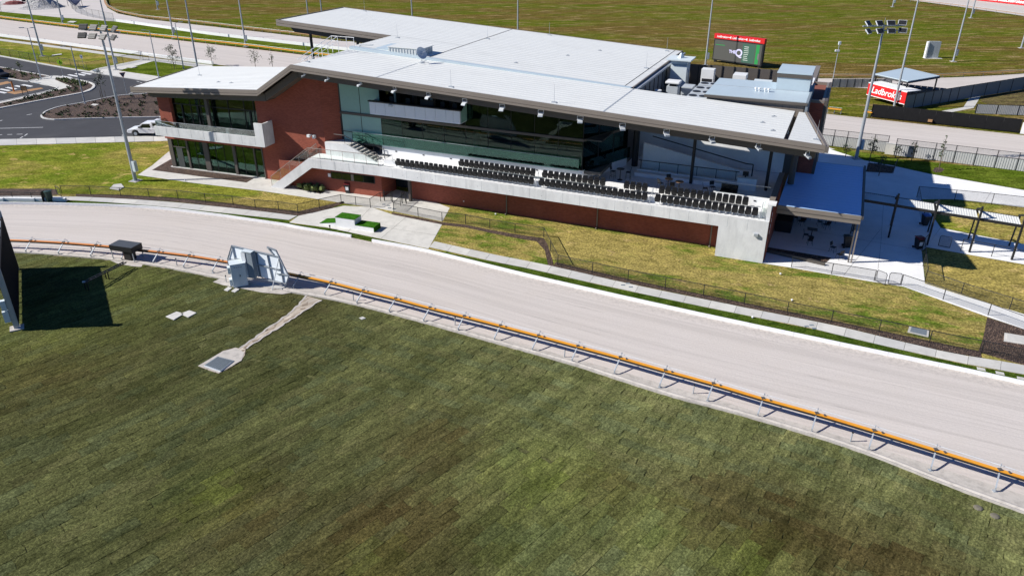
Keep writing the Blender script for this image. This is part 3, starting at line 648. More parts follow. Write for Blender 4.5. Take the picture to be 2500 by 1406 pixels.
# inner stair to the upper landing
for s in range(8): part('step', MB().box(-40.9+s*.4,-40.9+s*.4+.39,1.45,2.8,3.4,4.83-s*.168), PATHD)
part('stair_side_wall', MB().ext([(-41.2,1.28,3.4),(-41.2,1.28,4.95),(-40.7,1.28,4.95),(-37.4,1.28,3.55),(-37.4,1.28,3.4)], (0,.17,0)), CONC)
part('landing', MB().box(-43.4,-40.9,1.45,2.9,3.4,4.83), CONC)
m = MB()
for y in (1.36,2.75):
    m.path([(-42.1,y,5.8),(-40.9,y,5.8),(-37.7,y,4.5),(-37.3,y,4.5),(-37.3,y,3.5)], .035)
    for k in range(5): m.tube((-40.9+k*.8,y,4.75-k*.33),(-40.9+k*.8,y,5.8-k*.33),.02)
part('stair_handrail', m, BLACK)
# ---- glazed front
def pane(p, q, z0, z1, m=GLASS, th=.02):
    p = Vector(p); q = Vector(q); d = (q-p).normalized(); n_ = Vector((d.y,-d.x,0))*th
    return part('glass_pane', MB().ext([(p.x,p.y,z0),(q.x,q.y,z0),(q.x,q.y,z1),(p.x,p.y,z1)], -n_), m)
def mullion(x, y, z0, z1, w=.035, d=.06, m=BLACK): part('mullion', MB().cbox((x,y,(z0+z1)/2),(w,d,z1-z0)), m)
NP = 11; A0, A1 = -42.1, -16.68; W_ = (A1-A0)/NP
for i in range(NP):
    a, b = A0+i*W_, A0+(i+1)*W_
    pane((a+.03,2.94),(b-.03,2.94),4.85,7.48, FROST if b < -37 else GLASS)
    if not (-37.9 < a and b < -27.9): pane((a+.03,2.94),(b-.03,2.94),7.74,11, FROST if b < -37 else GLASS)
    mullion(b,2.95,4.84,7.5); mullion(b,2.95,7.72,10.9)
part('transom_beam', MB().box(-42.2,-16.6,2.80,2.98,7.5,7.72), DARKT)
part('sill', MB().box(-42.2,-16.6,2.90,3.06,4.834,4.87), DARKT)
for k in range(3):
    p, q = c0.lerp(c1,k/3+.01), c0.lerp(c1,(k+1)/3-.01); pane(p,q,4.85,7.48); pane(p,q,7.74,10.2); mullion(q.x,q.y,4.84,10.2)
part('transom_beam', MB().ext([(p.x,p.y,7.5) for p in (c0+nn*.1,c1+nn*.1,c1,c0)], (0,0,.22)), DARKT)
part('glass_balustrade', MB().box(-40.8,-16.9,2.62,2.635,4.86,5.9), GLASSB); part('balustrade_rail', MB().box(-40.8,-16.9,2.61,2.645,5.9,5.93), GALV)
q0, q1 = c0+nn*.3, c1+nn*.3
part('glass_balustrade', MB().ext([(p.x,p.y,4.86) for p in (q0,q1,q1+nn*.015,q0+nn*.015)], (0,0,1.0)), GLASSB)
# interior seen through the glass
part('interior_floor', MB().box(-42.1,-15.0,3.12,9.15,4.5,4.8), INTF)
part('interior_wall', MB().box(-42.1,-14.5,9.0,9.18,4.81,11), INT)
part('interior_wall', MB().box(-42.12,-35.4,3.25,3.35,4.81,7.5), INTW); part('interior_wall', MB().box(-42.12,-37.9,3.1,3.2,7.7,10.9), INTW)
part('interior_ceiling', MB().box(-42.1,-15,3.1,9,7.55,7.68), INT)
for x in (-36.6,-27.6): part('interior_column', MB().tube((x,3.9,4.8),(x,3.9,7.5),.3,n=16), INTW, smooth=True)
for x in (-33,-30,-25,-22.5,-19.5):
    part('interior_table', MB().tube((x,6,5.5),(x,6,5.56),.5,n=14).tube((x,6,4.8),(x,6,5.5),.05), INTW)
part('red_banner', MB().box(-27.1,-21.5,8.6,8.65,5.1,6.9), mat('dark_red_banner', (.17,.012,.02), .6, .15, 1))
# commentary balcony
bal = part('commentary_balcony', MB().box(-37.8,-28.1,1.63,2.9,8.15,8.3), PANEL)
edges = [-37.8,-37.15]+[-37.15+k*1.085 for k in range(1,8)]+[-28.8,-28.1]
for x0, x1 in zip(edges[:-1], edges[1:]): part('cladding_panel', MB().box(x0+.012,x1-.012,1.6,1.64,8.2,9.35), PANEL, bal)
part('cladding_panel', MB().box(-28.14,-28.1,1.65,2.86,8.2,9.35), PANEL, bal); part('cladding_panel', MB().box(-37.8,-37.76,1.65,2.9,8.2,9.35), PANEL, bal)
part('coping', MB().box(-37.9,-28.0,1.5,1.85,9.36,9.46), BLACK, bal); part('desk', MB().box(-37.7,-28.2,1.86,2.5,9.2,9.26), BLACK, bal)
part('wall_lamp', MB().box(-35.6,-35.2,1.42,1.59,9.1,9.3), GALVL, bal)
for k in range(5):
    x = -37.6+k*2.0; part('glass_pane', MB().box(x,x+1.4,3.5,3.52,8.3,10.9), GLASS, bal); part('mullion', MB().box(x+1.45,x+1.62,3.45,3.56,8.3,10.9), [INTW,BLACK][k%2], bal)
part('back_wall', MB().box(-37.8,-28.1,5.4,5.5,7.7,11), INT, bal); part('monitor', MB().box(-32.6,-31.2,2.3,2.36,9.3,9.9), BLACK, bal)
for x in (-36,-34.2,-30.5,-29.2): part('office_chair', MB().box(x-.22,x+.22,2.75,2.82,9.0,9.75).box(x-.22,x+.22,2.35,2.8,8.9,8.98), BLACK, bal)
part('side_screen', MB().ext([(-28.06,1.75,8.25),(-28.06,2.9,8.25),(-28.06,2.9,9.9),(-28.06,1.75,9.3)], (.02,0,0)), FROST, bal)
# ---- brick tower and wing
def wpart(name, pts, m, depth=None, b=2.13):                    # polygon (a,z) on a plane of the wing, pushed back
    return part(name, MB().ext([wm(a,b,z) for a,z in pts], wm(0,depth or .3)-wm(0,0)), m)
def wbox(name, a0, a1, b0, b1, z0, z1, m, parent=None): return part(name, MB().ext([wm(a,b,z0) for a,b in ((a0,b0),(a1,b0),(a1,b1),(a0,b1))], (0,0,z1-z0)), m, parent)
wpart('brick_wall', [(-14.86,0),(-7.0,0),(-7.0,11.35),(-8.7,11.25),(-13.4,8.6),(-14.86,8.6)], BRICK)
cb = wm(-7.0,2.15,0); part('brick_wall', MB().ext([(cb.x,cb.y+.01,0),(-42.25,2.92,0),(-42.25,3.2,0),(cb.x-.1,cb.y+.3,0)], (0,0,11.2)), BRICK)
part('door_recess_panel', MB().box(-43.0,-42.16,2.96,3.1,4.83,11), DARKT); part('door', MB().box(-42.9,-42.2,2.9,2.955,4.85,7.2), BLACK)
part('wall_lamp', MB().box(-42.75,-42.45,2.75,2.95,8.0,8.2), GALVL)
wbox('wall_lamp', -8.25,-8.0,1.75,2.12,5.1,5.4, GALVL); wbox('lamp_arm', -8.6,-8.45,1.6,2.12,5.35,5.42, GALV); wbox('wall_camera', -8.7,-8.4,1.5,1.75,5.25,5.5, WHITE)
wbox('corner_trim', -14.93,-14.8,2.05,2.13,0,4.05, DARKT)
wing = wbox('brick_band', -27.35,-14.95,2.0,2.4,3.3,4.06, BRICK)
wbox('brick_wall', -27.35,-26.95,2.42,9.0,0,8.0, BRICK)
wbox('brick_wall', -27.35,-25.75,2.0,2.4,4.22,8.1, BRICK)
pil = [(-27.1,-26.6),(-24.72,-24.48),(-22.45,-21.8),(-18.62,-18.28),(-15.95,-15.82)]
for a0, a1 in pil: wbox('pilaster', a0,a1,2.02,2.3,.12,3.3, DARKT)
wbox('plinth', -27.35,-14.9,1.98,2.4,0,.12, PATH)
mul = [-26.6,-25.8,-24.72,-24.48,-23.5,-22.45,-21.8,-20.9,-19.8,-18.62,-18.28,-17.3,-15.95,-15.82,-14.95]
for x0, x1 in zip(mul[:-1], mul[1:]):
    if (x0,x1) in [(a,b) for a,b in pil]: continue
    wbox('glass_pane', x0+.03,x1-.03,2.13,2.15,.14,3.28, GLASS)
    wbox('mullion', x1-.025,x1+.025,2.1,2.17,.13,3.29, BLACK)
wbox('door_frame', -26.55,-24.8,2.05,2.11,2.4,2.47, DARKT)
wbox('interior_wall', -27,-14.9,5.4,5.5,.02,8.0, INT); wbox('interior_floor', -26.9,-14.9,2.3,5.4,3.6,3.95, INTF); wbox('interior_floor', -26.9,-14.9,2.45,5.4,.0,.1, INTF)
# balcony of the wing
wbal = wbox('wing_balcony', -26.99,-13.1,.42,2.1,4.06,4.2, CONC)
part('balcony_front', MB().ext([wm(a,.42,z) for a,z in ((-26.99,4.21),(-13.07,4.21),(-13.07,6.48),(-14.1,6.48),(-14.1,5.04),(-26.99,5.04))], wm(0,.16)-wm(0,0)), CONC, wbal)
wbox('balcony_side', -13.22,-13.08,.585,2.12,4.21,6.46, CONC, wbal); wbox('balcony_side', -26.99,-26.84,.585,2.0,4.21,5.04, CONC, wbal)
wbox('balcony_glass', -26.9,-14.15,.62,.635,4.9,5.6, GLASSC, wbal); wbox('balcony_glass', -26.83,-26.815,.62,2.0,4.9,5.6, GLASSC, wbal)
wbox('glass_rail', -26.9,-14.15,.61,.645,5.6,5.63, GALV, wbal); wbox('balcony_box', -17.9,-17.6,.7,.95,4.21,5.45, ACW, wbal)
for k in range(8):
    p = wm(-25.4+k*1.6,.418,4.6); part('panel_joint', MB().cbox((p.x,p.y,4.63),(.016,.012,.8)), CABG, wbal)
up = [-25.7,-23.4,-22.1,-20.5,-18.5,-16.5,-15.3,-14.35]
for x0, x1 in zip(up[:-1], up[1:]):
    wbox('glass_pane', x0+.03,x1-.03,2.4,2.42,4.22,7.1, GLASS); wbox('glass_pane', x0+.03,x1-.03,2.4,2.42,7.2,8.6, GLASS); wbox('mullion', x1-.035,x1+.035,2.36,2.44,4.21,8.6, BLACK)
wbox('transom', -25.7,-14.3,2.35,2.45,7.1,7.2, BLACK); wbox('column', -20.95,-20.6,1.75,2.1,4.2,9, DARKT)
for x in (-24.6,-22.5,-15.9): wbox('door_stile', x,x+.16,2.3,2.38,4.21,7.1, BLACK)
wbox('wing_lower_door', -26.2,-25.4,2.09,2.12,.14,2.4, INT)
# ---- ground floor under the terrace
part('brick_wall', MB().box(-33.9,-3.9,1.95,2.2,0,2.68), BRICK)
part('concrete_return', MB().box(-3.84,-3.6,.3,2.2,0,2.65), CONC)
wbox('brick_wall', -12.2,-.4,1.15,1.4,0,2.66, BRICK)
p = wm(-.4,1.16); part('brick_wall', MB().ext([(p.x,p.y,0),(p.x+.02,p.y+2.6,0),(p.x-.2,p.y+2.6,0),(p.x-.2,p.y,0)], (0,0,2.66)), BRICK)
part('entry_wall', MB().box(-38,-33.9,4.6,4.8,0,2.66), INT)
win = wbox('strip_window', -6.1,-1.1,1.1,1.14,1.35,2.1, BLACK)
for k in range(4): wbox('glass_pane', -6.0+k*1.22,-6.0+k*1.22+1.14,1.07,1.09,1.42,2.04, GLASS, win)
wbox('window_mullion', -3.75,-3.45,1.04,1.1,1.4,2.06, FASCIA, win)
wbox('wall_sign', -6.45,-6.15,1.1,1.14,1.5,1.85, WTXT)
for a in (-23.6,-14.7,-4.6): part('downpipe', MB().tube((a,1.86,.1),(a,1.86,2.65),.06,n=8).tube((a,1.86,.18),(a+.02,1.5,.05),.06), FASCIA)
part('entry_column', MB().box(-33.85,-33.6,1.2,1.5,0,2.65), DARKT)
for a in (-31.2,-29.9,-25.7,-24.3): part('wall_vent', MB().box(a-.55,a+.55,1.9,1.945,2.0,2.66), BLACK)
part('wall_tap_plate', MB().box(-28.2,-28.1,1.9,1.945,.55,.65), WTXT)
# ---- right end of the terrace
part('back_wall', MB().box(-14.2,-.3,12.0,12.2,3.97,9.4), DECKW); part('side_wall', MB().box(-.3,0,.35,9.2,0,4.85), CONC)
part('side_brick', MB().box(0.003,.06,.4,9,0,4.3), BRICK); part('wall_cap', MB().box(-.34,.3,.35,1.15,4.86,5.0), WHITE)
part('wall_cap', MB().box(-.34,.1,1.16,9.2,4.86,4.92), FASCIA)
part('brick_block', MB().box(.92,2.2,12.6,21,0,10.5), BRICK)
par = part('parapet', MB().box(.9,2.22,12.58,12.8,10.5,10.75).box(2.0,2.22,12.8,21,10.5,10.75).box(.9,2.0,20.8,21,10.5,10.75), FASCIA)
part('tall_panel', MB().box(2.2,2.45,12.6,21.2,0,10.75), DARKT)
part('column', MB().tube((-7.46,5.89,3.96),(-7.46,5.89,9.6),.14,n=12), BLACK); part('column', MB().tube((-1.1,6.6,3.96),(-1.1,6.6,9.4),.14,n=12), BLACK)
part('column', MB().tube((.75,8.3,4.3),(.75,8.3,9.4),.28,n=14), DARKT); part('column', MB().tube((-13.4,8.9,3.96),(-13.4,8.9,9.8),.3,n=10), BLACK)
rw = part('ramp_wall', MB().ext([(-12.6,8.6,3.97),(-12.6,8.6,6.35),(-11.5,8.6,6.2),(-2.4,8.6,4.6),(-2.4,8.6,3.97)], (0,.2,0)), DECKW)
part('ramp_rail', MB().path([(-11.8,8.5,7.1),(-3.2,8.5,5.55),(-2.6,8.5,5.55),(-2.6,8.5,4.2)], .05), BLACK, rw)
rw = part('ramp_wall', MB().box(-12.6,-3.4,6.7,6.9,3.97,4.4), DECKW)
part('ramp_glass', MB().box(-12.4,-3.6,6.78,6.795,4.4,5.2), GLASSC, rw); part('ramp_rail', MB().bar((-12.5,6.79,5.25),(-3.5,6.79,5.25),.06,.06), BLACK, rw)
for k in range(6): part('rail_post', MB().box(-12.3+k*1.7,-12.25+k*1.7,6.75,6.77,4.4,5.22), BLACK, rw)
part('bench_step', MB().box(-12.6,-4.5,5.9,6.69,3.97,4.3), DECKW)
lw = part('low_wall', MB().box(-4.9,-.35,2.3,2.5,3.96,4.72), DECKW)
part('low_glass', MB().box(-4.85,-.4,2.38,2.395,4.72,5.65), GLASSC, lw); part('low_rail', MB().box(-4.85,-.4,2.37,2.405,5.65,5.68), GALVL, lw)
for x in (-3.8,-1.5): part('step_light', MB().box(x-.1,x+.1,2.27,2.298,4.35,4.45), BLACK, lw)
part('wall_screen', MB().box(-11.5,-5,11.9,11.98,6.6,9.0), mat('grey_wall_panel', (.20,.24,.26), .6, .08, .8))
# balustrades along the stair and the top of the beam
def balustrade(name, pts, h=1.05, off=.18, posts=9):
    r = empty(name, pts[0]); r.parent = bld
    P = [Vector(p)-pts[0] for p in pts]; m = MB()
    m.path([p+Vector((0,0,h)) for p in P], .03); ob('top_rail', m, FASCIA, r)
    for p, q in zip(P[:-1], P[1:]):
        d = q-p; nn_ = Vector((-d.y,d.x,0)).normalized()*.008; k = max(1, int(d.length/1.25))
        for i in range(k):
            u0, u1 = p+d*((i+.04)/k), p+d*((i+.96)/k)
            ob('glass_panel', MB().ext([u0+Vector((0,0,.12)),u1+Vector((0,0,.12)),u1+Vector((0,0,h-.06)),u0+Vector((0,0,h-.06))], nn_), GLASSC, r)
        for i in range(k+1): u = p+d*(i/k); ob('post', MB().tube(u+Vector((0,0,-.05)), u+Vector((0,0,h)), .022), FASCIA, r)
    return r
balustrade('stair_balustrade', [wm(-12.7,.15,.1),wm(-7.8,.15,3.59),wm(0,.15,3.59)])
balustrade('stair_balustrade', [wm(-12.7,1.95,.1),wm(-8.0,1.95,3.5)])
part('stair_gate', MB().path([(-36.2,.4,4.6),(-36.2,1.2,4.6),(-36.2,1.2,3.5)], .025).path([(-35.6,.4,4.4),(-35.6,1.5,4.4),(-35.6,1.5,3.9)], .02), GALV)
for x in (-20.2,-9.75,-.75): part('row_end_rail', MB().path([(x,.45,3.5),(x,.45,4.2),(x,1.3,4.75),(x,1.3,3.9)], .022), GALV)
part('end_glass', MB().box(-.62,-.6,.35,2.2,3.6,4.7), GLASSC)
# ---- roof furniture
pb_ = part('roof_plant_box', MB().box(-39.9,-36.1,9.0,11.4,12.35,13.15), ROOFW)
for k in range(11): part('rib', MB().box(-39.8+k*.34,-39.69+k*.34,8.95,9.0,12.45,13.08), GALV, pb_)
for k in range(7): part('rib', MB().box(-36.1,-36.05,9.1+k*.33,9.2+k*.33,12.4,13.08), GALV, pb_)
part('box_lid', MB().box(-40.0,-36.0,8.9,11.5,13.16,13.21), ROOFW, pb_)
part('roof_hatch_slope', MB().ext([(-44.2,9.2,12.72),(-40.1,9.2,12.95),(-40.1,9.2,12.4),(-44.2,9.2,12.4)], (0,3.5,0)), ROOFB)
part('hatch_trim', MB().path([(-43.6,9.15,12.75),(-43.4,9.15,13.1),(-41.8,9.15,13.2)], .04), CABG)
m = MB()
for x in (-45.5,-44.75): m.path([(x,1.4,12.75),(x,7.2,14.15),(x+2.0,7.2,14.15)], .03); m.path([(x,1.9,12.5),(x,7.2,13.7),(x+2.0,7.2,13.7)], .022)
for y, z in ((2.2,12.3),(3.8,12.5),(5.4,12.7),(7.2,12.8)):
    for x in (-45.5,-44.75): m.tube((x,y,z-.3),(x,y,z+.68+(y-2.2)*.14),.025)
for x in (-43.7,-42.8): m.tube((x,7.2,12.8),(x,7.2,14.15),.025)
part('roof_access_rail', m, WHITE)
# ================================================================ THINGS ON AND AROUND THE GRANDSTAND
def bt(name, a, b, z, label, cat, group=None, rz=0): return empty(name, gm(a,b,z), -PHI+rz, label, cat, group)
ORD = ['first','second','third','fourth','fifth','sixth','seventh','eighth','ninth','tenth','eleventh','twelfth','thirteenth','fourteenth','fifteenth','sixteenth','seventeenth','eighteenth','nineteenth','twentieth','twenty-first','twenty-second','twenty-third','twenty-fourth','twenty-fifth','twenty-sixth','twenty-seventh','twenty-eighth']
# lightning rods
for i, (a, b, zz, where) in enumerate(((-44.0,1,zf(-44),'near the roof ridge'),(-27.9,-.3,zf(-27.9),'on the left half of the front eave'),(-18.3,-.3,zf(-18.3),'on the middle of the front eave'),(2.35,.3,zf(2.3),'on the clipped right roof corner'),(-34.8,22,zr(-34.8),'in the middle of the rear roof'),(-56,29.3,zr(-56),'on the far left roof corner'),(-43,15.9,zr(-43),'beside the roof plant box'),(-15.6,28.8,zr(-15.6),'on the far right corner of the rear roof'),(-15.2,18,zr(-15.2),'on the right edge of the rear roof'),(-30,29.2,zr(-30),'on the back edge of the rear roof'),(-63,6,zw(-63),'on the low left wing roof'))):
    t = bt('lightning_rod', a, b, zz, f'thin metal lightning rod {where}', 'rod', 'lightning rods on the white roof')
    ob('rod', MB().tube((0,0,.02),(0,0,1.5),.018,.008,6), GALV, t); ob('foot', MB().box(-.22,.22,-.12,.12,0,.07), GALV, t)
for i, (a, b, zz, where) in enumerate(((-1.3,5.6,zf(-1.3),'nearest the plant room wall'),(-1.9,3.1,zf(-1.9),'in the middle of the right roof end'),(.02-.9,1.1,zf(-.9),'beside the dark roof slot'),(-22,24,zr(-22),'high on the rear roof'),(-24,19,zr(-24),'in the centre of the rear roof'),(-27,12,zr(-27),'low on the rear roof near the flashing'),(-57,2.5,zw(-57),'left of two on the wing roof'),(-55,2.2,zw(-55),'right of two on the wing roof'))):
    t = tag(ob('roof_anchor', MB().tube((-.15,0,.02),(.15,0,.02),.05).tube((0,0,0),(0,0,.12),.04).box(-.2,.2,-.1,.1,0,.03), GALV, None, gm(a,b,zz)), f'small grey roof anchor {where}', 'anchor', 'roof anchors')
# floodlights under the eave
fl = [(743,183),(800,193.5),(879.5,205.5),(963.5,220.5),(1046,235.5),(1134.5,250.5),(1226,264),(1320.5,277.5),(1416.5,292.8),(1519.6,310.7),(1627,325.7),(1737.7,342),(1851,360),(1970.7,379.4)]
proto = None
for i, (px, py) in enumerate(fl):
    q = onb(px, py, -.75)
    rzz = -PHI + R(-55+i*9.0)
    if proto is None:
        t = empty('eave_floodlight', (0,0,0)); proto = t
        ob('bracket', MB().path([(-.32,0,.42),(-.32,0,-.05)], .035).path([(.32,0,.42),(.32,0,-.05)], .035).bar((-.34,0,.42),(.34,0,.42),.06,.06), WHITE, t)
        m = MB(); 
        h = ob('lamp_head', m.ext([(-.3,-.42,-.32),(.3,-.42,-.32),(.3,.22,.02),(-.3,.22,.02)], (0,.03,.12)), GALV, t, bevel=.02)
        for k in range(3): y = -.36+k*.2; ob('heat_sink', MB().ext([(-.27,y,-.18+k*.1),(.27,y,-.18+k*.1),(.27,y+.13,-.11+k*.1),(-.27,y+.13,-.11+k*.1)], (0,0,.06)), GALVL, h)
    else: t = copy_tree(proto)
    t.location = gm(q.x, -.75, q.z); t.rotation_euler = (0,0,rzz); t.scale = (.72,.72,.72)
    tag(t, f'white floodlight on bracket under the grandstand eave, {ORD[i]} from the left', 'floodlight', 'floodlights under the eave')
# terrace seats
def seat_proto():
    t = empty('terrace_seat')
    m = MB(); prof = [(.20,.02),(.17,.05),(.155,.25),(.17,.45),(.2,.50)]
    m.ext([(-.22,.16,.3),(-.235,.20,.62),(-.22,.235,.84),(-.16,.25,.92),(.16,.25,.92),(.22,.235,.84),(.235,.20,.62),(.22,.16,.3)], (0,.035,0))
    ob('backrest', m, BLACKP, t, bevel=.015)
    ob('seat_pan', MB().ext([(-.22,.12,.24),(-.235,-.02,.5),(-.21,-.06,.74),(.21,-.06,.74),(.235,-.02,.5),(.22,.12,.24)], (0,.04,.03)), BLACKP, t, bevel=.012)
    ob('bracket', MB().box(-.2,-.18,.1,.2,.1,.40).box(.18,.2,.1,.2,.1,.40).box(-.24,.24,.15,.18,.35,.38), GALV, t)
    return t
sp = None
blocks = [(-34.53,-20.7,28,.62,3.45,'front row of the left block'),(-19.7,-10.32,19,.62,3.45,'front row of the middle block'),(-9.19,-1.23,16,.62,3.45,'front row of the right block'),
          (-28.11,-20.88,15,1.45,3.95,'back row of the left block'),(-19.72,-14.3,11,1.45,3.95,'back row of the middle block'),(-12.14,-10.55,4,1.45,3.95,'short back row of four'),(-9.07,-2.17,14,1.45,3.95,'back row of the right block')]
for a0, a1, n, b, z, where in blocks:
    for k in range(n):
        if sp is None: t = sp = seat_proto()
        else: t = copy_tree(sp)
        t.location = gm(a0+(a1-a0)*k/(n-1), b, z); t.rotation_euler = (0,0,-PHI+random.uniform(-.03,.03))
        tag(t, f'black folding terrace seat, {ORD[k]} from the left in the {where}', 'seat', 'terrace seats')
# furniture on the terrace and the patio
def table(name, p, rz, h, r, label, round_=True, m=DARKT):
    t = empty(name, p, rz, label, 'table', None)
    if round_: ob('table_top', MB().tube((0,0,h-.03),(0,0,h),r,n=18), m, t)
    else: ob('table_top', MB().box(-r,r,-r*.8,r*.8,h-.035,h), m, t)
    ob('pedestal', MB().tube((0,0,.03),(0,0,h-.03),.04), BLACK, t); ob('foot', MB().tube((0,0,0),(0,0,.03),.24,n=12), BLACK, t); return t
def chair_proto(hs, name):
    t = empty(name); w = .2
    ob('seat', MB().box(-w,w,-w,w,hs-.03,hs+.01), BLACKP, t, bevel=.01); ob('backrest', MB().ext([(-w,w-.03,hs+.1),(w,w-.03,hs+.1),(w,w+.05,hs+.42),(-w,w+.05,hs+.42)], (0,.025,0)), BLACKP, t)
    for sx in (-1,1):
        for sy in (-1,1): ob('leg', MB().tube((sx*.17,sy*.17,hs-.03),(sx*.22,sy*.22,0),.014), BLACK, t)
    if hs > .6: ob('footrest', MB().path([(-.19,-.19,.28),(.19,-.19,.28),(.19,.19,.28),(-.19,.19,.28),(-.19,-.19,.28)], .01), BLACK, t)
    return t
stool = chairp = None
def place(kind, p, rz, label, group):
    global stool, chairp
    if kind == 's':
        if stool is None: t = stool = chair_proto(.74, 'bar_stool')
        else: t = copy_tree(stool)
    else:
        if chairp is None: t = chairp = chair_proto(.46, 'patio_chair')
        else: t = copy_tree(chairp)
    t.location = p; t.rotation_euler = (0,0,rz); return tag(t, label, 'stool' if kind == 's' else 'chair', group)
G1 = 'bar stools on the terrace'
table('bar_table', gm(-13.5,4.3,3.96), 0, 1.05, .36, 'round brown bar table beside the angled glass corner')
place('s', gm(-14.2,4.35,3.96), R(60), 'black bar stool left of the table beside the glass corner', G1); place('s', gm(-12.85,4.6,3.96), R(-110), 'black bar stool right of the table beside the glass corner', G1)
table('bar_table', gm(-8.9,3.3,3.96), 0, 1.05, .36, 'round timber bar table left of the terrace column', m=TAN); table('bar_table', gm(-7.9,2.9,3.96), 0, 1.05, .36, 'round timber bar table in front of the terrace column', m=TAN)
place('s', gm(-9.0,4.0,3.96), R(10), 'black bar stool behind the left timber table', G1); place('s', gm(-8.4,2.4,3.96), R(170), 'black bar stool in front of the timber tables', G1); place('s', gm(-9.5,2.8,3.96), R(120), 'black bar stool left of the timber tables', G1)
place('s', gm(-5.7,3.0,3.96), R(80), 'black bar stool left of the low glass screen', G1); place('s', gm(-5.2,3.6,3.96), R(10), 'black bar stool behind the end of the low glass screen', G1)
t = bt('lounge_seat', -3.9,4.2,3.96, 'low black lounge seat behind the glass screen', 'lounge'); ob('seat', MB().box(-.7,.7,-.35,.35,.1,.42), BLACKP, t, bevel=.03); ob('backrest', MB().box(-.7,.7,.3,.45,.3,.8), BLACKP, t)
t = bt('host_desk', -2.7,6.2,3.96, 'pale serving desk at the right end of the terrace', 'desk'); ob('body', MB().box(-.8,.8,-.3,.3,0,1.05), DECKW, t); ob('top', MB().box(-.85,.85,-.35,.35,1.05,1.1), CABW, t)
t = bt('monitor', -2.9,6.2,5.06, 'black monitor on the pale serving desk', 'monitor'); ob('screen', MB().box(-.25,.25,-.03,.03,.1,.5), BLACK, t); ob('stand', MB().box(-.05,.05,-.08,.08,0,.1), BLACK, t)
# pot plant by the lower glass
t = bt('potted_plant', -34.9,2.4-.9+1.9,4.83, 'white pot with dark green plant behind the glass balustrade', 'plant'); ob('pot', MB().lathe((0,0,0), [(.18,0),(.26,.3),(.28,.62),(.24,.62)]), WHITE, t)
m = MB()
for k in range(40):
    an = random.uniform(0,6.28); l = random.uniform(.3,.75); zz = random.uniform(.7,1.3); d = Vector((math.cos(an),math.sin(an),0)); s_ = Vector((-d.y,d.x,0))*.07; p0 = Vector((0,0,zz-.2))
    m.quad(p0, p0+d*l*.5+s_+Vector((0,0,.15)), p0+d*l+Vector((0,0,.02)), p0+d*l*.5-s_+Vector((0,0,.15)))
ob('leaves', m, LEAFD, t); ob('stem', MB().tube((0,0,.5),(0,0,1.2),.03), BARK, t)
# ---- satellite dish
t = bt('satellite_dish', -34.9,7.0,zf(-34.9), 'grey satellite dish on a frame beside the roof plant box', 'dish')
m = MB(); m.lathe((0,0,0), [(.02,-.14),(.3,-.11),(.52,-.03),(.62,.03),(.6,.05),(.3,-.07)], 16); d = ob('dish', m, GALVL, t); d.rotation_euler = (R(62),0,R(70)); d.location = (0,0,.95)
ob('mast', MB().tube((0,0,0),(0,0,.9),.04).tube((0,0,.9),(.5,-.1,1.2),.015), GALV, t); ob('frame', MB().bar((-.5,-.4,.05),(.5,-.4,.05),.06,.06).bar((-.5,.4,.05),(.5,.4,.05),.06,.06).bar((0,-.4,.05),(0,.4,.05),.06,.06), GALVL, t)
# ---- plant room and machines on the roof deck
pr = bt('plant_room', 0,0,0, 'taupe clad rooftop plant room with pale metal roof', 'plant room')
ob('wall', MB().box(-7.4,.85,9.0,16,9,11.1), DARKT, pr)
for k in range(14): ob('cladding_panel', MB().box(-7.36+k*.58,-7.36+k*.58+.56,8.96,9.0,9.8,11.02), FASCIA, pr)
ob('roof', MB().box(-7.55,.95,8.85,16.2,11.12,11.3), ROOFB, pr); ob('gutter', MB().box(-7.6,1.0,8.74,8.85,11.0,11.22), DARKT, pr)
ob('roof_joint', MB().box(-7.5,.9,12.85,12.9,11.3,11.325), GALV, pr)
tw = ob('tower', MB().box(-2.05,.78,12.95,17,11.31,12.75), ROOFB, pr)
ob('tower_band', MB().box(-2.1,.82,12.88,12.95,12.4,12.72), DARKT, tw); ob('tower_roof', MB().box(-2.12,.84,12.86,17.1,12.76,12.86), ROOFB, tw)
ob('corner_post', MB().box(.86,1.06,8.8,17,8.5,11.32), CABG, pr)
for x in (-3.6,-3.3,-2.8,-2.5): ob('vent_cap', MB().tube((x,11.6,11.3),(x,11.6,11.5),.06).tube((x,11.6,11.5),(x,11.6,11.62),.13), WHITE, pr)
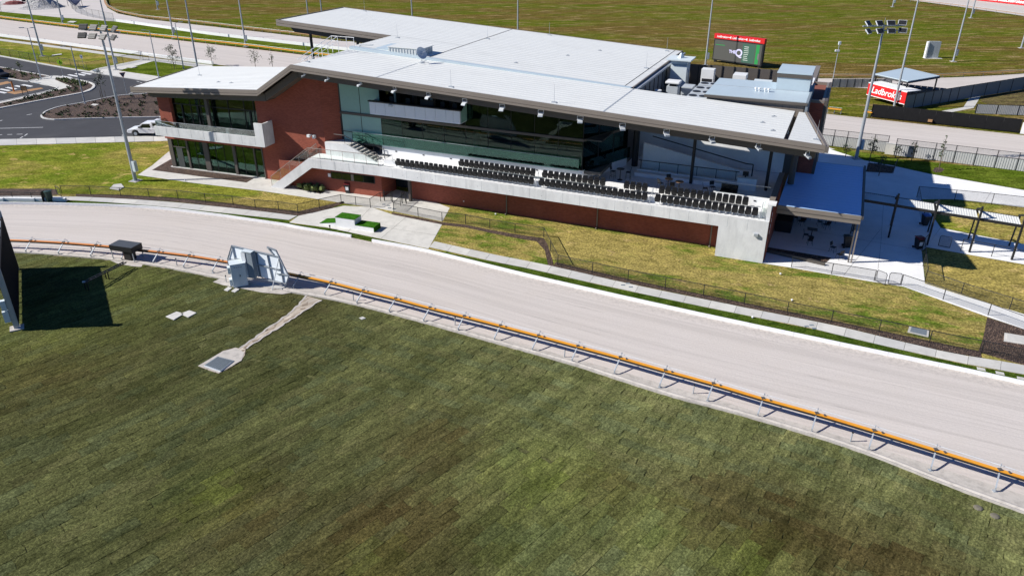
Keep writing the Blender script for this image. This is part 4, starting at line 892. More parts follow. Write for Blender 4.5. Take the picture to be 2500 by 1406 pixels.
# screens round the deck
sc = bt('plant_screen', 0,0,0, 'dark louvred screen wall round the rooftop machines', 'screen')
for k in range(9): ob('screen_panel', MB().box(-13.4+k*1.22,-13.4+k*1.22+1.18,24.0,24.08,8.9,11.0), DARKT, sc)
for k in range(10): ob('post', MB().box(-13.45+k*1.22,-13.38+k*1.22,23.9,24.0,8.9,11.05), BLACK, sc)
ob('side_panel', MB().box(-14.1,-14.02,9.3,24,8.9,10.7), CORRD, sc)
for k in range(8): ob('rib', MB().box(-14.02,-13.97,9.6+k*1.8,9.7+k*1.8,8.9,10.6), BLACK, sc)
def unit(name, a, b, sz, label, cat, m, kind):
    t = bt(name, a, b, 8.92, label, cat); x, y, z = sz
    ob('casing', MB().box(-x/2,x/2,-y/2,y/2,.08,z), m, t, bevel=.02); ob('base', MB().box(-x/2-.04,x/2+.04,-y/2-.04,y/2+.04,0,.08), BLACK, t)
    if kind == 'grille': ob('grille', MB().box(-x*.4,x*.4,-y/2-.02,-y/2,.2,z*.55), BLACK, t)
    if kind == 'hood': ob('hood', MB().ext([(-x*.62,-y*.6,z+.25),(x*.62,-y*.6,z+.25),(x*.62,y*.6,z+.25),(-x*.62,y*.6,z+.25)], (0,0,.22)), ACW, t, bevel=.06); ob('neck', MB().box(-x*.3,x*.3,-y*.3,y*.3,z,z+.25), BLACK, t)
    if kind == 'fans':
        for fx in (-.25,.25):
            ob('fan', MB().tube((fx*x,0,z),(fx*x,0,z+.05),min(x*.2,y*.42),n=16), BLACK, t)
    if kind == 'flare': ob('flare', MB().ext([(-x*.5,-y*.5,z),(x*.5,-y*.5,z),(x*.5,y*.5,z),(-x*.5,y*.5,z)], (0,0,.1)), m, t); ob('cowl', MB().ext([(-x*.75,-y*.75,z+.5),(x*.75,-y*.75,z+.5),(x*.75,y*.75,z+.5),(-x*.75,y*.75,z+.5)], (0,0,.12)).box(-x*.5,x*.5,-y*.5,y*.5,z,z+.5), m, t); ob('cone', MB().lathe((0,0,z+.62), [(.4,0),(.1,.5)], 4), m, t)
    return t
unit('exhaust_tower', -12.6,22.3,(1.7,1.7,2.3),'blue shaded exhaust tower with flared top at the back of the deck','exhaust',CABW,'flare')
unit('exhaust_fan', -11.7,15.2,(1.1,1.1,1.5),'white hooded exhaust fan on the roof deck','fan',ACG,'hood')
unit('duct_box', -10.6,17.2,(1.1,1.6,1.2),'pale grey duct box behind the hooded fan','duct',ACG,'')
unit('air_conditioner', -9.6,22.0,(1.3,1.0,2.1),'tall white air conditioner with dark grille against the screen','air conditioner',ACW,'grille')
unit('air_conditioner', -6.3,21.6,(1.3,1.6,1.9),'beige angled air unit beside the plant room','air conditioner',ACW,'grille')
unit('air_conditioner', -10.3,10.6,(1.7,.6,1.1),'low white split unit at the front of the deck','air conditioner',ACW,'grille')
unit('duct_box', -4.0,21.0,(1.7,1.4,1.5),'blue grey box behind the plant room roof','duct',CABW,''); unit('water_tank', -.9,21.3,(3.4,2.2,1.9),'large white unit between plant room and tower','tank',WHITE,'')
for k, (b, l) in enumerate(((11.4,'nearest'),(13.2,'second nearest'),(15.0,'third nearest'),(17.2,'farthest'))):
    unit('condenser', -8.6,b,(1.9,1.5,1.55),f'grey condenser with two black fans, {l} in its row','condenser',ACG,'fans')
for k, (a, b, l) in enumerate(((-13.3,11.2,'nearest'),(-13.1,12.2,'middle'),(-12.7,13.2,'farthest'))):
    t = bt('roof_vent', a,b,8.92, f'white capped roof vent pipe, {l} of three', 'vent', 'vent pipes'); ob('pipe', MB().tube((0,0,0),(0,0,.9+.15*k),.2,n=12), ACW, t); ob('cap', MB().tube((0,0,.95+.15*k),(0,0,1.08+.15*k),.32,n=14), ACW, t)
# ---- patio roof
pt = bt('patio_shelter', 0,0,0, 'open patio shelter with white metal roof against the right end wall', 'shelter')
zp = lambda b: 4.2-.012*(b-2.6)
rf = ob('roof', MB().ext([(.3,2.6,zp(2.6)-.02),(.3,17,zp(17)-.02),(.3,17,zp(17)-.2),(.3,2.6,zp(2.6)-.2)], (6.3,0,0)), FASCIA, pt)
for k in range(19):
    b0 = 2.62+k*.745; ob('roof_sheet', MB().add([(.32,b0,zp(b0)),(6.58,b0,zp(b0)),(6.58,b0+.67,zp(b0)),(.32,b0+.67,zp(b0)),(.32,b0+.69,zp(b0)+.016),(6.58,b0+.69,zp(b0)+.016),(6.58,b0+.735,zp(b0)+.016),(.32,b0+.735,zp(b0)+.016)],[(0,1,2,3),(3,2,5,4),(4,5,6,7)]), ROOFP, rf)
ob('fascia', MB().box(.3,6.65,2.46,2.58,3.55,4.22), FASCIA, pt); ob('fascia_strip', MB().box(.3,6.66,2.43,2.46,3.86,3.9), DARKT, pt); ob('side_gutter', MB().box(6.62,6.8,2.5,17,3.95,4.15), DARKT, pt)
for b in (2.98,9.5,16.4):
    for dx_ in (0,.22): ob('post', MB().box(6.36+dx_,6.46+dx_,b-.06,b+.06,0,3.95), FASCIA if dx_ else DARKT, pt)
ob('wall_sign', MB().box(.08,.1,.5,1.0,2.0,4.3), mat('dark_red_sign', (.12,.012,.012), .5, .1, 2), pt)
for k, zz in enumerate((4.0,3.5,3.0,2.5)): ob('sign_letter', MB().box(.1,.115,.62,.9,zz-.16,zz+.16), WTXT, pt)
ob('counter', MB().box(.1,1.5,7.5,11,0,1.1), BLACK, pt)
area('patio_garden_bed', [(1868,611),(1874,604),(2030,630),(2015,643)], Z*8, MULCH)
tag(ob('bed_edging', MB().bar(at(1872,612,.15),at(2014,645,.15),.15,.3), DARKT), 'dark timber edging of the patio garden bed', 'edging')
table('patio_table', at(1980,578), R(-20), .74, .42, 'small dark square table in the middle of the patio', False, BLACK)
GP = 'black chairs on the patio'
for p, rz, l in (((1966,584),R(70),'left of the small square patio table'),((1976,598),R(170),'in front of the small square patio table'),((2032,615),R(40),'in the sunlit corner of the patio, behind the other'),((2048,633),R(200),'nearest the front edge of the patio')): place('c', at(*p), rz, f'black patio chair {l}', GP)
table('patio_table', at(1955,540), 0, .74, .5, 'dark table at the back left of the patio', False, BLACK); table('patio_table', at(2015,548), 0, .74, .5, 'dark table at the back right of the patio', False, BLACK)
for p, rz, l in (((1940,541),R(80),'left of the back left patio table'),((1957,551),R(180),'in front of the back left patio table'),((1970,537),R(-80),'right of the back left patio table'),((2000,552),R(80),'left of the back right patio table'),((2018,560),R(180),'in front of the back right patio table'),((2031,545),R(-90),'right of the back right patio table')): place('c', at(*p), rz, f'black patio chair {l}', GP)
def wheelie(p, rz, label, lid, body=BLACK, sticker=True):
    t = empty('wheelie_bin', p, rz, label, 'bin')
    m = MB(); m.add([(-.2,-.24,.05),(.2,-.24,.05),(.2,.2,.05),(-.2,.2,.05),(-.28,-.33,.95),(.28,-.33,.95),(.28,.3,.95),(-.28,.3,.95)],[(3,2,1,0),(4,5,6,7),(0,1,5,4),(1,2,6,5),(2,3,7,6),(3,0,4,7)])
    ob('body', m, body, t); ob('lid', MB().ext([(-.3,-.36,.96),(-.3,.34,1.02),(-.3,.34,1.07),(-.3,-.1,1.1),(-.3,-.36,1.02)], (.6,0,0)), lid, t)
    for s_ in (-1,1): ob('wheel', MB().tube((s_*.24,.26,.1),(s_*.3,.26,.1),.1,n=12), TYRE, t)
    ob('handle', MB().tube((-.26,.4,1.0),(.26,.4,1.0),.018), BLACK, t)
    if sticker: ob('sticker', MB().add([(-.16,-.315,.72),(.16,-.315,.72),(.15,-.275,.36),(-.15,-.275,.36)],[(0,1,2,3)]), WTXT, t)
    return t
wheelie(at(851,471), R(-12), 'dark wheelie bin with red lid under the strip window', BINR); wheelie(at(2240,607), R(8), 'dark wheelie bin with red lid beside the plaza fence', BINR)
wheelie(at(2256,550), R(5), 'dark wheelie bin with blue lid behind the walkway canopy', BINB, sticker=False); wheelie(at(2066,604), R(80), 'black bin beside the patio posts', BLACK, sticker=False)
t = empty('litter_bin', at(123,493), 0, 'dark green litter bin on the path beside the left gate', 'bin'); ob('body', MB().lathe((0,0,0), [(.3,0),(.33,1.0),(.36,1.05),(.36,1.12),(.2,1.16)], 12), GREENBIN, t); ob('stand', MB().box(-.55,-.5,-.3,.3,0,1.1), BLACK, t)
t = empty('bollard_light', at(804,462), 0, 'white topped bollard light beside the strap-leaved plants', 'bollard'); ob('post', MB().tube((0,0,0),(0,0,.75),.1,n=12), BLACK, t); ob('cap', MB().tube((0,0,.6),(0,0,.72),.105,n=12), WHITE, t); ob('lower_band', MB().tube((0,0,.1),(0,0,.42),.105,n=12), WHITE, t)
area('plant_bed', [(718,461),(760,455),(795,467),(783,474)], Z*7, MULCH)
for k, (x, y, l) in enumerate(((742,462,'left'),(757,467,'front'),(765,463,'middle'),(778,468,'right'),(750,457,'rear'))):
    t = empty('flax_plant', at(x,y), 0, f'{l} spiky strap-leaved plant in the bed below the stairs', 'plant', 'strap-leaved plants below the stairs'); m = MB()
    for j in range(26):
        an = random.uniform(0,6.28); l_ = random.uniform(.5,.95); d = Vector((math.cos(an),math.sin(an),0)); s_ = Vector((-d.y,d.x,0))*.035; h = random.uniform(.3,.9)
        m.quad(s_*1., d*l_*.5+s_+Vector((0,0,h*.8)), d*l_+Vector((0,0,h*.75)), d*l_*.5-s_+Vector((0,0,h*.8)), -s_*1.)
    ob('leaves', m, LEAFY, t); ob('crown', MB().lathe((0,0,0), [(.1,0),(.12,.1),(.04,.2)], 8), BARK, t)
# ---- walkway canopy
cw = bt('walkway_canopy', 0,0,0, 'long narrow walkway canopy on leaning black frames', 'canopy')
bases = [(6.6,10.3),(9.49,9.95),(12.53,9.55),(15.7,9.2),(18.75,8.85)]
for a, b in bases:
    fr = ob('frame', MB().bar((a,b,0),(a,b-.1,4.1),.14,.2), BLACK, cw); ob('rear_post', MB().bar((a+.2,b+3.2,0),(a+.15,b+2.4,3.1),.12,.12), BLACK, fr); ob('rafter', MB().bar((a,b-.1,3.95),(a+.1,b+2.6,3.0),.1,.16), BLACK, fr)
for k in range(len(bases)-1):
    (a0,b0),(a1,b1) = bases[k], bases[k+1]
    pn = ob('roof_panel', MB().ext([(a0+.1,b0+.15,3.02),(a1-.1,b1+.15,3.02),(a1-.1,b1+1.75,3.1),(a0+.1,b0+1.75,3.1)], (0,0,.03)), ROOFW, cw)
    nr = 16; m = MB()
    for j in range(nr): x = a0+.15+(a1-a0-.3)*j/(nr-1); y = b0+(b1-b0)*j/(nr-1); m.ext([(x,y+.17,3.055),(x+.05,y+.17,3.055),(x+.05,y+1.73,3.135),(x,y+1.73,3.135)], (0,0,.02))
    ob('ribs', m, ROOFW, pn)
    for off, zz in ((.08,2.95),(1.82,3.05)): ob('edge_beam', MB().bar((a0,b0+off,zz),(a1,b1+off,zz),.1,.22), BLACK, cw)
# ================================================================ TRACKSIDE
# lure rail: bent supports, orange beam, running wire
rl = empty('lure_rail', RAILPTS[10]*1, 0, 'orange lure rail on bent steel supports along the inside of the sand track', 'rail'); rl.location.z = 0
L0 = rl.location.copy()
C = [Vector((p.x,p.y,0))-L0 for p in RAILPTS]; CC = spline(C, .75)
def ribbon(pts, d0, d1, z0, z1):
    A, B = offset(pts, d0), offset(pts, d1); m = MB()
    for p, q in zip(A, B): m.v += [(p.x,p.y,z0),(q.x,q.y,z0),(q.x,q.y,z1),(p.x,p.y,z1)]
    n = len(pts); m.f = [(i*4+j,(i+1)*4+j,(i+1)*4+(j+1)%4,i*4+(j+1)%4) for i in range(n-1) for j in range(4)]+[(0,1,2,3),((n-1)*4+3,(n-1)*4+2,(n-1)*4+1,(n-1)*4)]; return m
h = int(len(CC)*.36)
ob('orange_beam', ribbon(CC[h:], -.12, .09, .74, .80), ORANGE, rl); ob('orange_beam', ribbon(CC[:h+1], -.12, .09, .74, .80), ORANGE_OLD, rl)
ob('slot_rail', ribbon(CC, -.17, -.125, .66, .76), BLACK, rl)
ob('running_wire', MB().path(offset(CC[::2], .34), .022, 6), GALVL, rl)
for w in rl.children:
    if w.name.startswith('running_wire'): w.location.z = .84
m = MB(); sup = []
for i, p in enumerate(C):
    if RAILPX[i][0] in (599,665): continue
    t = (C[min(i+1,len(C)-1)]-C[max(i-1,0)]).normalized(); n = Vector((-t.y,t.x,0)); Zv = Vector((0,0,1))
    m = MB(); m.bar(p-n*.82, p-n*.86+Zv*.3, .07, .07); m.bar(p-n*.86+Zv*.28, p-n*.08+Zv*.73, .07, .07, n)
    s_ = ob('support', m, GALV, rl); ob('foot_plate', MB().cbox(p-n*.82+Zv*.03,(.2,.2,.04)), GALV, s_)
    ob('wire_hoop', MB().path([p+n*.1+Zv*.8,p+n*.14+Zv*.97,p+n*.28+Zv*1.0,p+n*.34+Zv*.84], .018, 5), GALV, s_)
    ob('clamp', MB().cbox(p+Zv*.82,(.2,.2,.05)), DARKT, s_); ob('clamp', MB().cbox(p+t*.42+Zv*.82,(.1,.16,.05)), DARKT, s_)
G = 'short posts beside the lure rail'
for i, (x, y, l) in enumerate(((1378,871,'in the middle of the long straight'),(1692,960,'right of the middle of the straight'),(2076,1077,'farthest to the right'),(1111,793,'left of the middle of the straight'),(863,733,'closest to the white backed panels, right'),(226,621,'nearest the black hood'),(432,648,'between the hood and the panels'),(553,690,'beside the pale cabinet'))):
    t = empty('marker_post', at(x,y,.03), 0, f'short grey post beside the lure rail, {l}', 'post', G); ob('shaft', MB().tube((0,0,0),(.02,0,.58),.035), GALV, t); ob('cap', MB().tube((.02,0,.56),(.02,0,.63),.05), BLACK, t)
# white boards along the outside of the track
KB = empty('track_edge_board', at(1200,650), 0, 'long white board edging the outside of the near track', 'barrier')
K0 = KB.location.copy(); full = KERBL
i0 = min(range(len(full)), key=lambda i: (full[i]-at(857,577)).length); i1 = min(range(len(full)), key=lambda i: (full[i]-at(907.7,587)).length)
def boards(seg, n, hh):
    q = resample(seg, n*3+1)
    for k in range(n):
        pts = [p-K0 for p in q[k*3:k*3+4]]; pts[0] = pts[0].lerp(pts[1],.01)
        ob('board', ribbon(pts, 0, .13, 0, hh+random.uniform(-.006,.006)), WHITE, KB)
boards(full[:i0+1], 16, .24); boards(full[i1:], 18, .26)
t = empty('white_water_barrier', at(60,494), 0, 'row of white plastic barriers on the left outer track edge', 'barrier')
for k, (x0, x1) in enumerate(((-180,-60),(-58,12),(14,88),(90,163))):
    p, q = at(x0,491+abs(x0)*.01)-t.location, at(x1,492.5)-t.location; ob('barrier_block', MB().bar(p+Vector((0,0,.2)),q+Vector((0,0,.2)),.3,.4), WHITE, t, bevel=.04)
# fences
def fence(px, h, label, mesh=CHAIN, base_rail=False, extra=(), rail=BLACK, name='chain_fence', pr=.03, cat='fence'):
    P = [at(*p) for p in px]; t = empty(name, P[0], 0, label, cat); Q = [p-P[0] for p in P]; Zv = Vector((0,0,1))
    for q in Q: ob('post', MB().tube(q, q+Zv*h, pr), rail, t)
    for p, q in zip(Q[:-1], Q[1:]):
        ob('top_rail', MB().tube(p+Zv*(h-.02), q+Zv*(h-.02), pr*.9), rail, t)
        if mesh: ob('mesh_panel', MB().quad(p+Zv*.04, q+Zv*.04, q+Zv*(h-.04), p+Zv*(h-.04)), mesh, t)
        if base_rail: ob('base_rail', MB().tube(p+Zv*.08, q+Zv*.08, pr*.6), rail, t)
    return t
fence([(152,475.3),(222.6,476),(295.8,479.8),(365,483),(435.6,487),(502.5,494.7),(570,501.3),(624.4,509.6),(681,515),(728,522),(780.4,509),(833.7,497.6),(869.3,502.6),(904.7,507.7),(929.5,492.6)], .95, 'low black chain fence along the left lawn, turning in at the forecourt')
fence([(961.5,517.4),(1021,529.4),(1079.5,541.3),(1137,547.3),(1196,559.3),(1257.3,569.7),(1327.6,579.9),(1344,613),(1361.6,648.3),(1446,666.8),(1532.8,685.3),(1623.4,703.7),(1716.6,722.2),(1816.5,742.6),(1921,764.8),(2029,786.9),(2145,810.3),(2268.3,837),(2394.7,862.4),(2530,891)], .95, 'long low black chain fence between the front lawn and the track path')
fence([(961.5,517.4),(978,503),(990,493)], .95, 'short black fence return right of the entry gate'); fence([(929.5,492.6),(955,490)], .95, 'short black fence stub left of the entry gate')
fence([(1931.7,652.6),(2029.6,669.4),(2133.6,686.3)], .95, 'low black fence across the front of the patio')
fence([(2199.3,697),(2301.8,732),(2411.5,770.4),(2540,818)], .95, 'low grey mesh fence along the lower edge of the diagonal path', CHAINL)
fence([(2257.4,687.8),(2346,718.4),(2463.9,755),(2620,806)], .95, 'low black fence between diagonal path and right lawn')
fence([(2257.4,687.8),(2253,650),(2250,613),(2263,600)], 1.2, 'black mesh fence down the right edge of the plaza')
fence([(2237.6,483),(2329,492),(2419.5,501),(2520,512.5)], 1.2, 'low black fence beyond the walkway canopy')
fence([(2237.6,483),(2243,515),(2250,548)], 1.2, 'black mesh fence running from the canopy to the upper path')
fence([(2115,420),(2180,424),(2188,408)], 1.0, 'small black fence round the dark bed behind the patio')
fence([(2345,613),(2420,627),(2530,650)], 1.1, 'low black fence under the walkway canopy on the right', None)
fence([(-40,127),(2.5,134.4),(26,139.5),(49.6,143),(73.4,147.8),(97.4,151),(121.8,155.4),(148,160),(174,163.8),(194,168),(213.7,172),(260.4,163.8),(301.6,155.4),(342.7,146)], 1.35, 'black chain fence between car park road and rear lawn')
fence([(342.7,146),(350,147.3)], 1.6, 'rear gate fence stub by the path', None); fence([(366,149),(420,155),(480,163)], 1.2, 'low grey fence beyond the small trees by the rear track', CHAINL, rail=GALV)
fence([(168,2),(176,22),(186,31),(200,36.5),(214,40.5),(228,43.5),(244.5,46.3),(258,50),(279,53.5)], 2.0, 'tall grey mesh fence curving round the sand yard', CHAINL, rail=DARKT)
fence([(0,491),(33,490),(80,491.5),(110,492.5)], .95, 'low black fence left of the litter bin')
def gate(p, q, label, h=1.0):
    P, Q = at(*p), at(*q); t = empty('gate', P, 0, label, 'gate'); d = Q-P; Zv = Vector((0,0,1))
    ob('frame', MB().path([Zv*.08, Zv*(h-.12), d*.1+Zv*h, d*.9+Zv*h, d+Zv*(h-.12), d+Zv*.08, Zv*.08], .026), BLACK, t); ob('mesh_panel', MB().quad(Zv*.1, d+Zv*.1, d*.95+Zv*(h-.04), d*.05+Zv*(h-.04)), CHAIN, t)
gate((2136,687),(2160,697),'left leaf of the black gate in front of the patio'); gate((2167,694),(2197,697),'right leaf of the black gate in front of the patio')
gate((2290,601),(2318,607),'black gate under the walkway canopy'); gate((140,476),(151,482),'open black gate leaf beside the litter bin')
gate((345,147),(364,149),'black gate on the rear path')
for i, (x, y, l) in enumerate(((939,491,'left'),(958,494,'middle left'),(982,497,'middle right'),(992,498,'right'))): tag(ob('gate_post', MB().tube((0,0,0),(0,0,1.1),.05).tube((0,0,1.1),(0,0,1.14),.06), BLACK, None, at(x,y)), f'{l} black post of the building entry gate', 'post', 'entry gate posts')
# winners' dais
t = empty('winners_dais', at(852,552), R(-20), 'white three step winners dais topped with artificial turf', 'dais')
ob('centre_block', MB().box(-.95,1.0,-.6,.6,0,.95), WHITE, t); ob('turf_top', MB().box(-.97,1.02,-.62,.62,.951,.99), TURFG, t)
ob('right_block', MB().box(1.02,2.9,-.6,.6,0,.45), WHITE, t); ob('turf_top', MB().box(1.03,2.92,-.62,.62,.451,.49), TURFG, t); ob('turf_end', MB().box(2.905,2.94,-.6,.6,.02,.45), TURFG, t)
ob('left_ramp', MB().ext([(-2.7,-.6,0),(-.97,-.6,0),(-.97,-.6,.42),(-2.7,-.6,.12)], (0,1.2,0)), WHITE, t); ob('turf_top', MB().ext([(-2.7,-.62,.125),(-.98,-.62,.425),(-.98,-.62,.46),(-2.7,-.62,.16)], (0,1.24,0)), TURFG, t)
t = empty('track_marker', at(806,561), 0, 'small dark marker post on the verge below the dais', 'post'); ob('shaft', MB().tube((0,0,0),(0,0,.35),.04), BLACK, t); ob('head', MB().cbox((0,0,.38),(.12,.12,.12)), BLACK, t)
# black hood over the lure drive
t = empty('lure_hood', at(312,634), R(-17), 'flat black hood on legs over the lure rail', 'hood')
ob('top', MB().box(-1.15,1.05,-.4,.75,1.28,1.34), mat('hood_sheet', (.07,.075,.08), .5, .2, 2), t); ob('skirt', MB().box(-1.15,1.05,-.43,-.4,.9,1.33).box(1.05,1.08,-.4,.75,.85,1.33).box(-1.18,-1.15,-.4,.75,1.1,1.33), BLACK, t)
for x, y in ((-1.1,-.35),(1.0,-.35),(-1.1,.7),(1.0,.7)): ob('leg', MB().box(x-.03,x+.03,y-.03,y+.03,0,1.28), GALV, t)
ob('motor', MB().box(.0,.7,-.3,.3,.1,.85), BLACK, t, bevel=.04); ob('drive_post', MB().box(-.12,.0,-.2,.1,.05,.9), mat('dark_red_steel', (.2,.03,.02), .6, .1, 3), t)
area('hood_pad', [(268,636),(300,633),(352,642),(345,653),(322,651),(285,644)], .045, APRON)
t = empty('lure_drive_gantry', at(262,690), 0, 'long black drive gantry running from the hood into the shaded grass', 'gantry'); P = t.location
q0, q1 = at(305,640,.6)-P, at(205,690,.75)-P
d = (q1-q0).normalized(); n = Vector((-d.y,d.x,0))*.14
ob('beam', MB().bar(q0-n,q1-n,.06,.08).bar(q0+n,q1+n,.06,.08), BLACK, t)
for k in range(9): c = q0.lerp(q1,(k+.5)/9); ob('rung', MB().bar(c-n,c+n,.05,.05), BLACK, t)
for f in (.48,.97): c = q0.lerp(q1,f); ob('leg', MB().bar((c.x-n.x,c.y-n.y,.03),c-n,.06,.06).bar((c.x+n.x,c.y+n.y,.03),c+n,.06,.06), BLACK, t)
ob('bright_tip', MB().cbox(q1+Vector((0,0,.06)),(.2,.12,.08)), GALVL, t)
# big black screen at the left edge
P0, P1 = at(45,800), at(44,660); dd = (P1-P0).normalized(); nn = Vector((dd.y,-dd.x,0))
t = empty('trackside_screen', P0, math.atan2(dd.y,dd.x), 'tall black backed screen on a galvanised post at the left edge', 'screen'); Ls = (P1-P0).length
ob('panel', MB().box(-.0,Ls,-.12,.0,.28,4.55), SHADE, t); ob('back_frame', MB().box(0,Ls,.0,.22,.4,.55).box(0,Ls,.0,.22,2.3,2.45).box(0,Ls,.0,.22,4.2,4.4), GALV, t)
for k in range(6): ob('stud', MB().box(.3+k*(Ls-.6)/5-.06,.3+k*(Ls-.6)/5+.06,.0,.3,.3,4.5), DARKT, t)
ob('post', MB().box(-.28,-.02,-.1,.22,0,5.0), GALV, t); ob('post', MB().box(Ls+.02,Ls+.28,-.1,.22,0,5.0), GALV, t)
ob('control_box', MB().box(-.34,-.02,.24,.6,.7,1.5).box(-.34,-.02,.24,.55,1.6,2.3), CABW, t); ob('foot', MB().box(-.5,.3,-.35,.5,0,.1), APRON, t)
# white backed panels and cabinet of the lure station
Pp = at(628,690); t = empty('panel_screen', Pp, R(-19), 'angled white panel screen on steel frame beside the sand track', 'screen')
def fr(px, py, d=0): q = at(px, py, 0); return q
def plane_pt(px, py):                                            # on the leaning plane of the screen, through its foot line
    A, B = at(572,688), at(700,708); d = (B-A).normalized(); n = Vector((-d.y,d.x,0)); u = (px-1250)/F; v = (py-703)/F
    r = Vector((u,_c-v*_s,-(_s+v*_c))); Cc = Vector((0,0,CAMH)); n3 = (n*1.0+Vector((0,0,-.16))).normalized(); return Cc+r*((A-Cc).dot(n3)/r.dot(n3))
PWHITE = mat('white_sheet_panel', (.80,.84,.86), .5, .03, 1)
inv = Matrix.Rotation(R(19),4,'Z') @ Matrix.Translation(-Pp)
Lp = lambda x, y: inv @ plane_pt(x, y)
frame_px = [((566,599),(556,633)),((566,599),(575,637)),((566,600),(681,627)),((652,603),(674,611)),((652,603),(668,622)),((674,612),(705,675)),((681,627),(692,690)),((705,675),(699,692)),((699,692),(694,692)),((694,691),(560,668)),((556,634),(572,637)),((572,630),(597,635)),((625,645),(686,659)),((652,622),(665,683)),((620,613),(632,676)),((593,605),(606,668)),((676,668),(706,672)),((556,634),(562,668))]
for q_ in (((567,602),(621,615),(632,676),(561,667)),((621,615),(681,628),(692,690),(632,676)),((653,605),(673,612),(683,629),(669,625)),((682,630),(704,675),(698,691),(692,690)),((566,602),(557,633),(562,666),(575,640))): ob('backing_sheet', MB().ext([Lp(*p)+Vector((0,.07,0)) for p in q_], (0,.015,0)), PWHITE, t)
for a_, b_ in frame_px: ob('frame_bar', MB().bar(Lp(*a_), Lp(*b_), .09, .09), GALV, t)
for quad in ([(572,602),(592,606),(598,633),(575,630)],[(574,633),(598,636),(605,666),(581,662)],[(627,616),(650,622),(655,649),(631,645)],[(632,649),(655,654),(662,681),(638,677)],[(655,623),(679,629),(684,657),(660,652)],[(660,656),(684,661),(690,689),(667,684)],[(561,628),(566,603),(572,634),(563,632)],[(659,607),(672,613),(682,629),(672,625)],[(685,640),(700,668),(689,666)],[(690,669),(703,673),(698,690),(694,690)]):
    q = [Lp(*p)+Vector((0,.04,0)) for p in quad]; ob('white_panel', MB().ext(q, (0,.02,0)), PWHITE, t)
ob('tall_case', MB().ext([Lp(597,610),Lp(621,614),Lp(632,672),Lp(608,668)], (0,-.45,-.05)), CABG, t); ob('case_top', MB().ext([Lp(597,609)+Vector((0,-.45,0)),Lp(621,613)+Vector((0,-.45,0)),Lp(621,613),Lp(597,609)], (0,0,.05)), CABW, t)
ob('case_side', MB().ext([Lp(597,611)+Vector((-.02,-.46,0)),Lp(607,612)+Vector((-.02,-.46,0)),Lp(617,671)+Vector((-.02,-.46,0)),Lp(608,670)+Vector((-.02,-.46,0))], (0,-.03,0)), GALVL, t)
ob('dark_panel', MB().ext([Lp(*p)+Vector((0,.06,0)) for p in ((618,612),(630,615),(641,680),(630,675))], (0,.02,0)), CABG, t); ob('prop', MB().tube(inv @ at(664,710), Lp(681,628), .035), GALVL, t)
ob('base_plinth', MB().box(-1.6,2.6,-.55,.15,.06,.14), PATHD, t)
t = empty('control_cabinet', at(588,697), R(24), 'pale steel control cabinet with double doors and side boxes', 'cabinet')
ob('body', MB().box(-.55,.55,-.42,.42,.1,1.95), CABW, t, bevel=.015); ob('roof', MB().box(-.58,.58,-.45,.45,1.955,2.0), CABW, t); ob('plinth', MB().box(-.5,.5,-.4,.4,0,.1), DARKT, t)
for z0, z1 in ((.2,.75),(1.25,1.75)): ob('side_box', MB().box(-.75,-.56,-.3,.1,z0,z1), CABW, t)
ob('door', MB().box(-.5,-.01,-.445,-.425,.15,1.9), CABW, t); d2 = ob('door', MB().box(.01,.5,-.445,-.425,.15,1.9), CABW, t); ob('handle', MB().box(.04,.09,-.47,-.446,.95,1.1), BLACK, d2)
for k in range(4): ob('vent_slot', MB().box(-.3+k*.16,-.2+k*.16,-.452,-.446,1.72,1.75), BLACK, d2)
area('cabinet_pad', [(520,690),(560,672),(640,690),(700,697),(735,712),(690,720),(640,716),(585,705),(545,698)], .066, APRON)
for i, (x, y, l) in enumerate(((556,709,'left'),(574,712,'right'))):
    q = [(x-9,y+1),(x+2,y-7),(x+11,y-4),(x,y+4)]; tag(ob('paving_slab', MB().ext([at(*p)+Vector((0,0,.05)) for p in q], (0,0,.04)), PATHD), f'{l} concrete paver in the turf beside the pale cabinet', 'paver', 'pavers by the cabinet')
for i, (q, l) in enumerate(((((405,775),(432,763),(450,768),(425,783)),'left'),(((441,768),(463,760),(480,766),(460,777)),'right'))):
    tag(ob('pit_lid', MB().ext([at(*p)+Vector((0,0,.045)) for p in q], (0,0,.05)), PATH), f'{l} of two touching pale concrete pit lids in the turf', 'pit lid', 'concrete pit lids')
tag(ob('pit_lid', MB().ext([at(*p)+Vector((0,0,.045)) for p in ((877,778),(886,775),(893,779),(884,782))], (0,0,.04)), PATHD), 'tiny grey pit lid in the turf below the rail', 'pit lid')
tag(ob('pit_lid', MB().ext([at(*p)+Vector((0,0,.03)) for p in ((268,462),(278,452),(296,450),(303,458),(290,466))], (0,0,.05)), PATHD), 'pale pit lid on the left lawn behind the fence', 'pit lid')
for q, l in ((((2215,812),(2220,797),(2268,808),(2266,824)),'blue grey pit lid on the front lawn near the right corner'),(((2450,834),(2452,814),(2500,822),(2520,845)),'pale pit lid in the corner mulch')):
    t = empty('pit_lid', at(*q[0]), 0, l, 'pit lid'); P = t.location.copy(); c = sum((at(*p) for p in q), Vector())/4
    ob('rim', MB().ext([at(*p)-P+Vector((0,0,.02)) for p in q], (0,0,.05)), PATH, t); ob('cover', MB().ext([(at(*p)-c)*.78+c-P+Vector((0,0,.07)) for p in q], (0,0,.012)), CABG if 'blue' in l else PATHD, t)
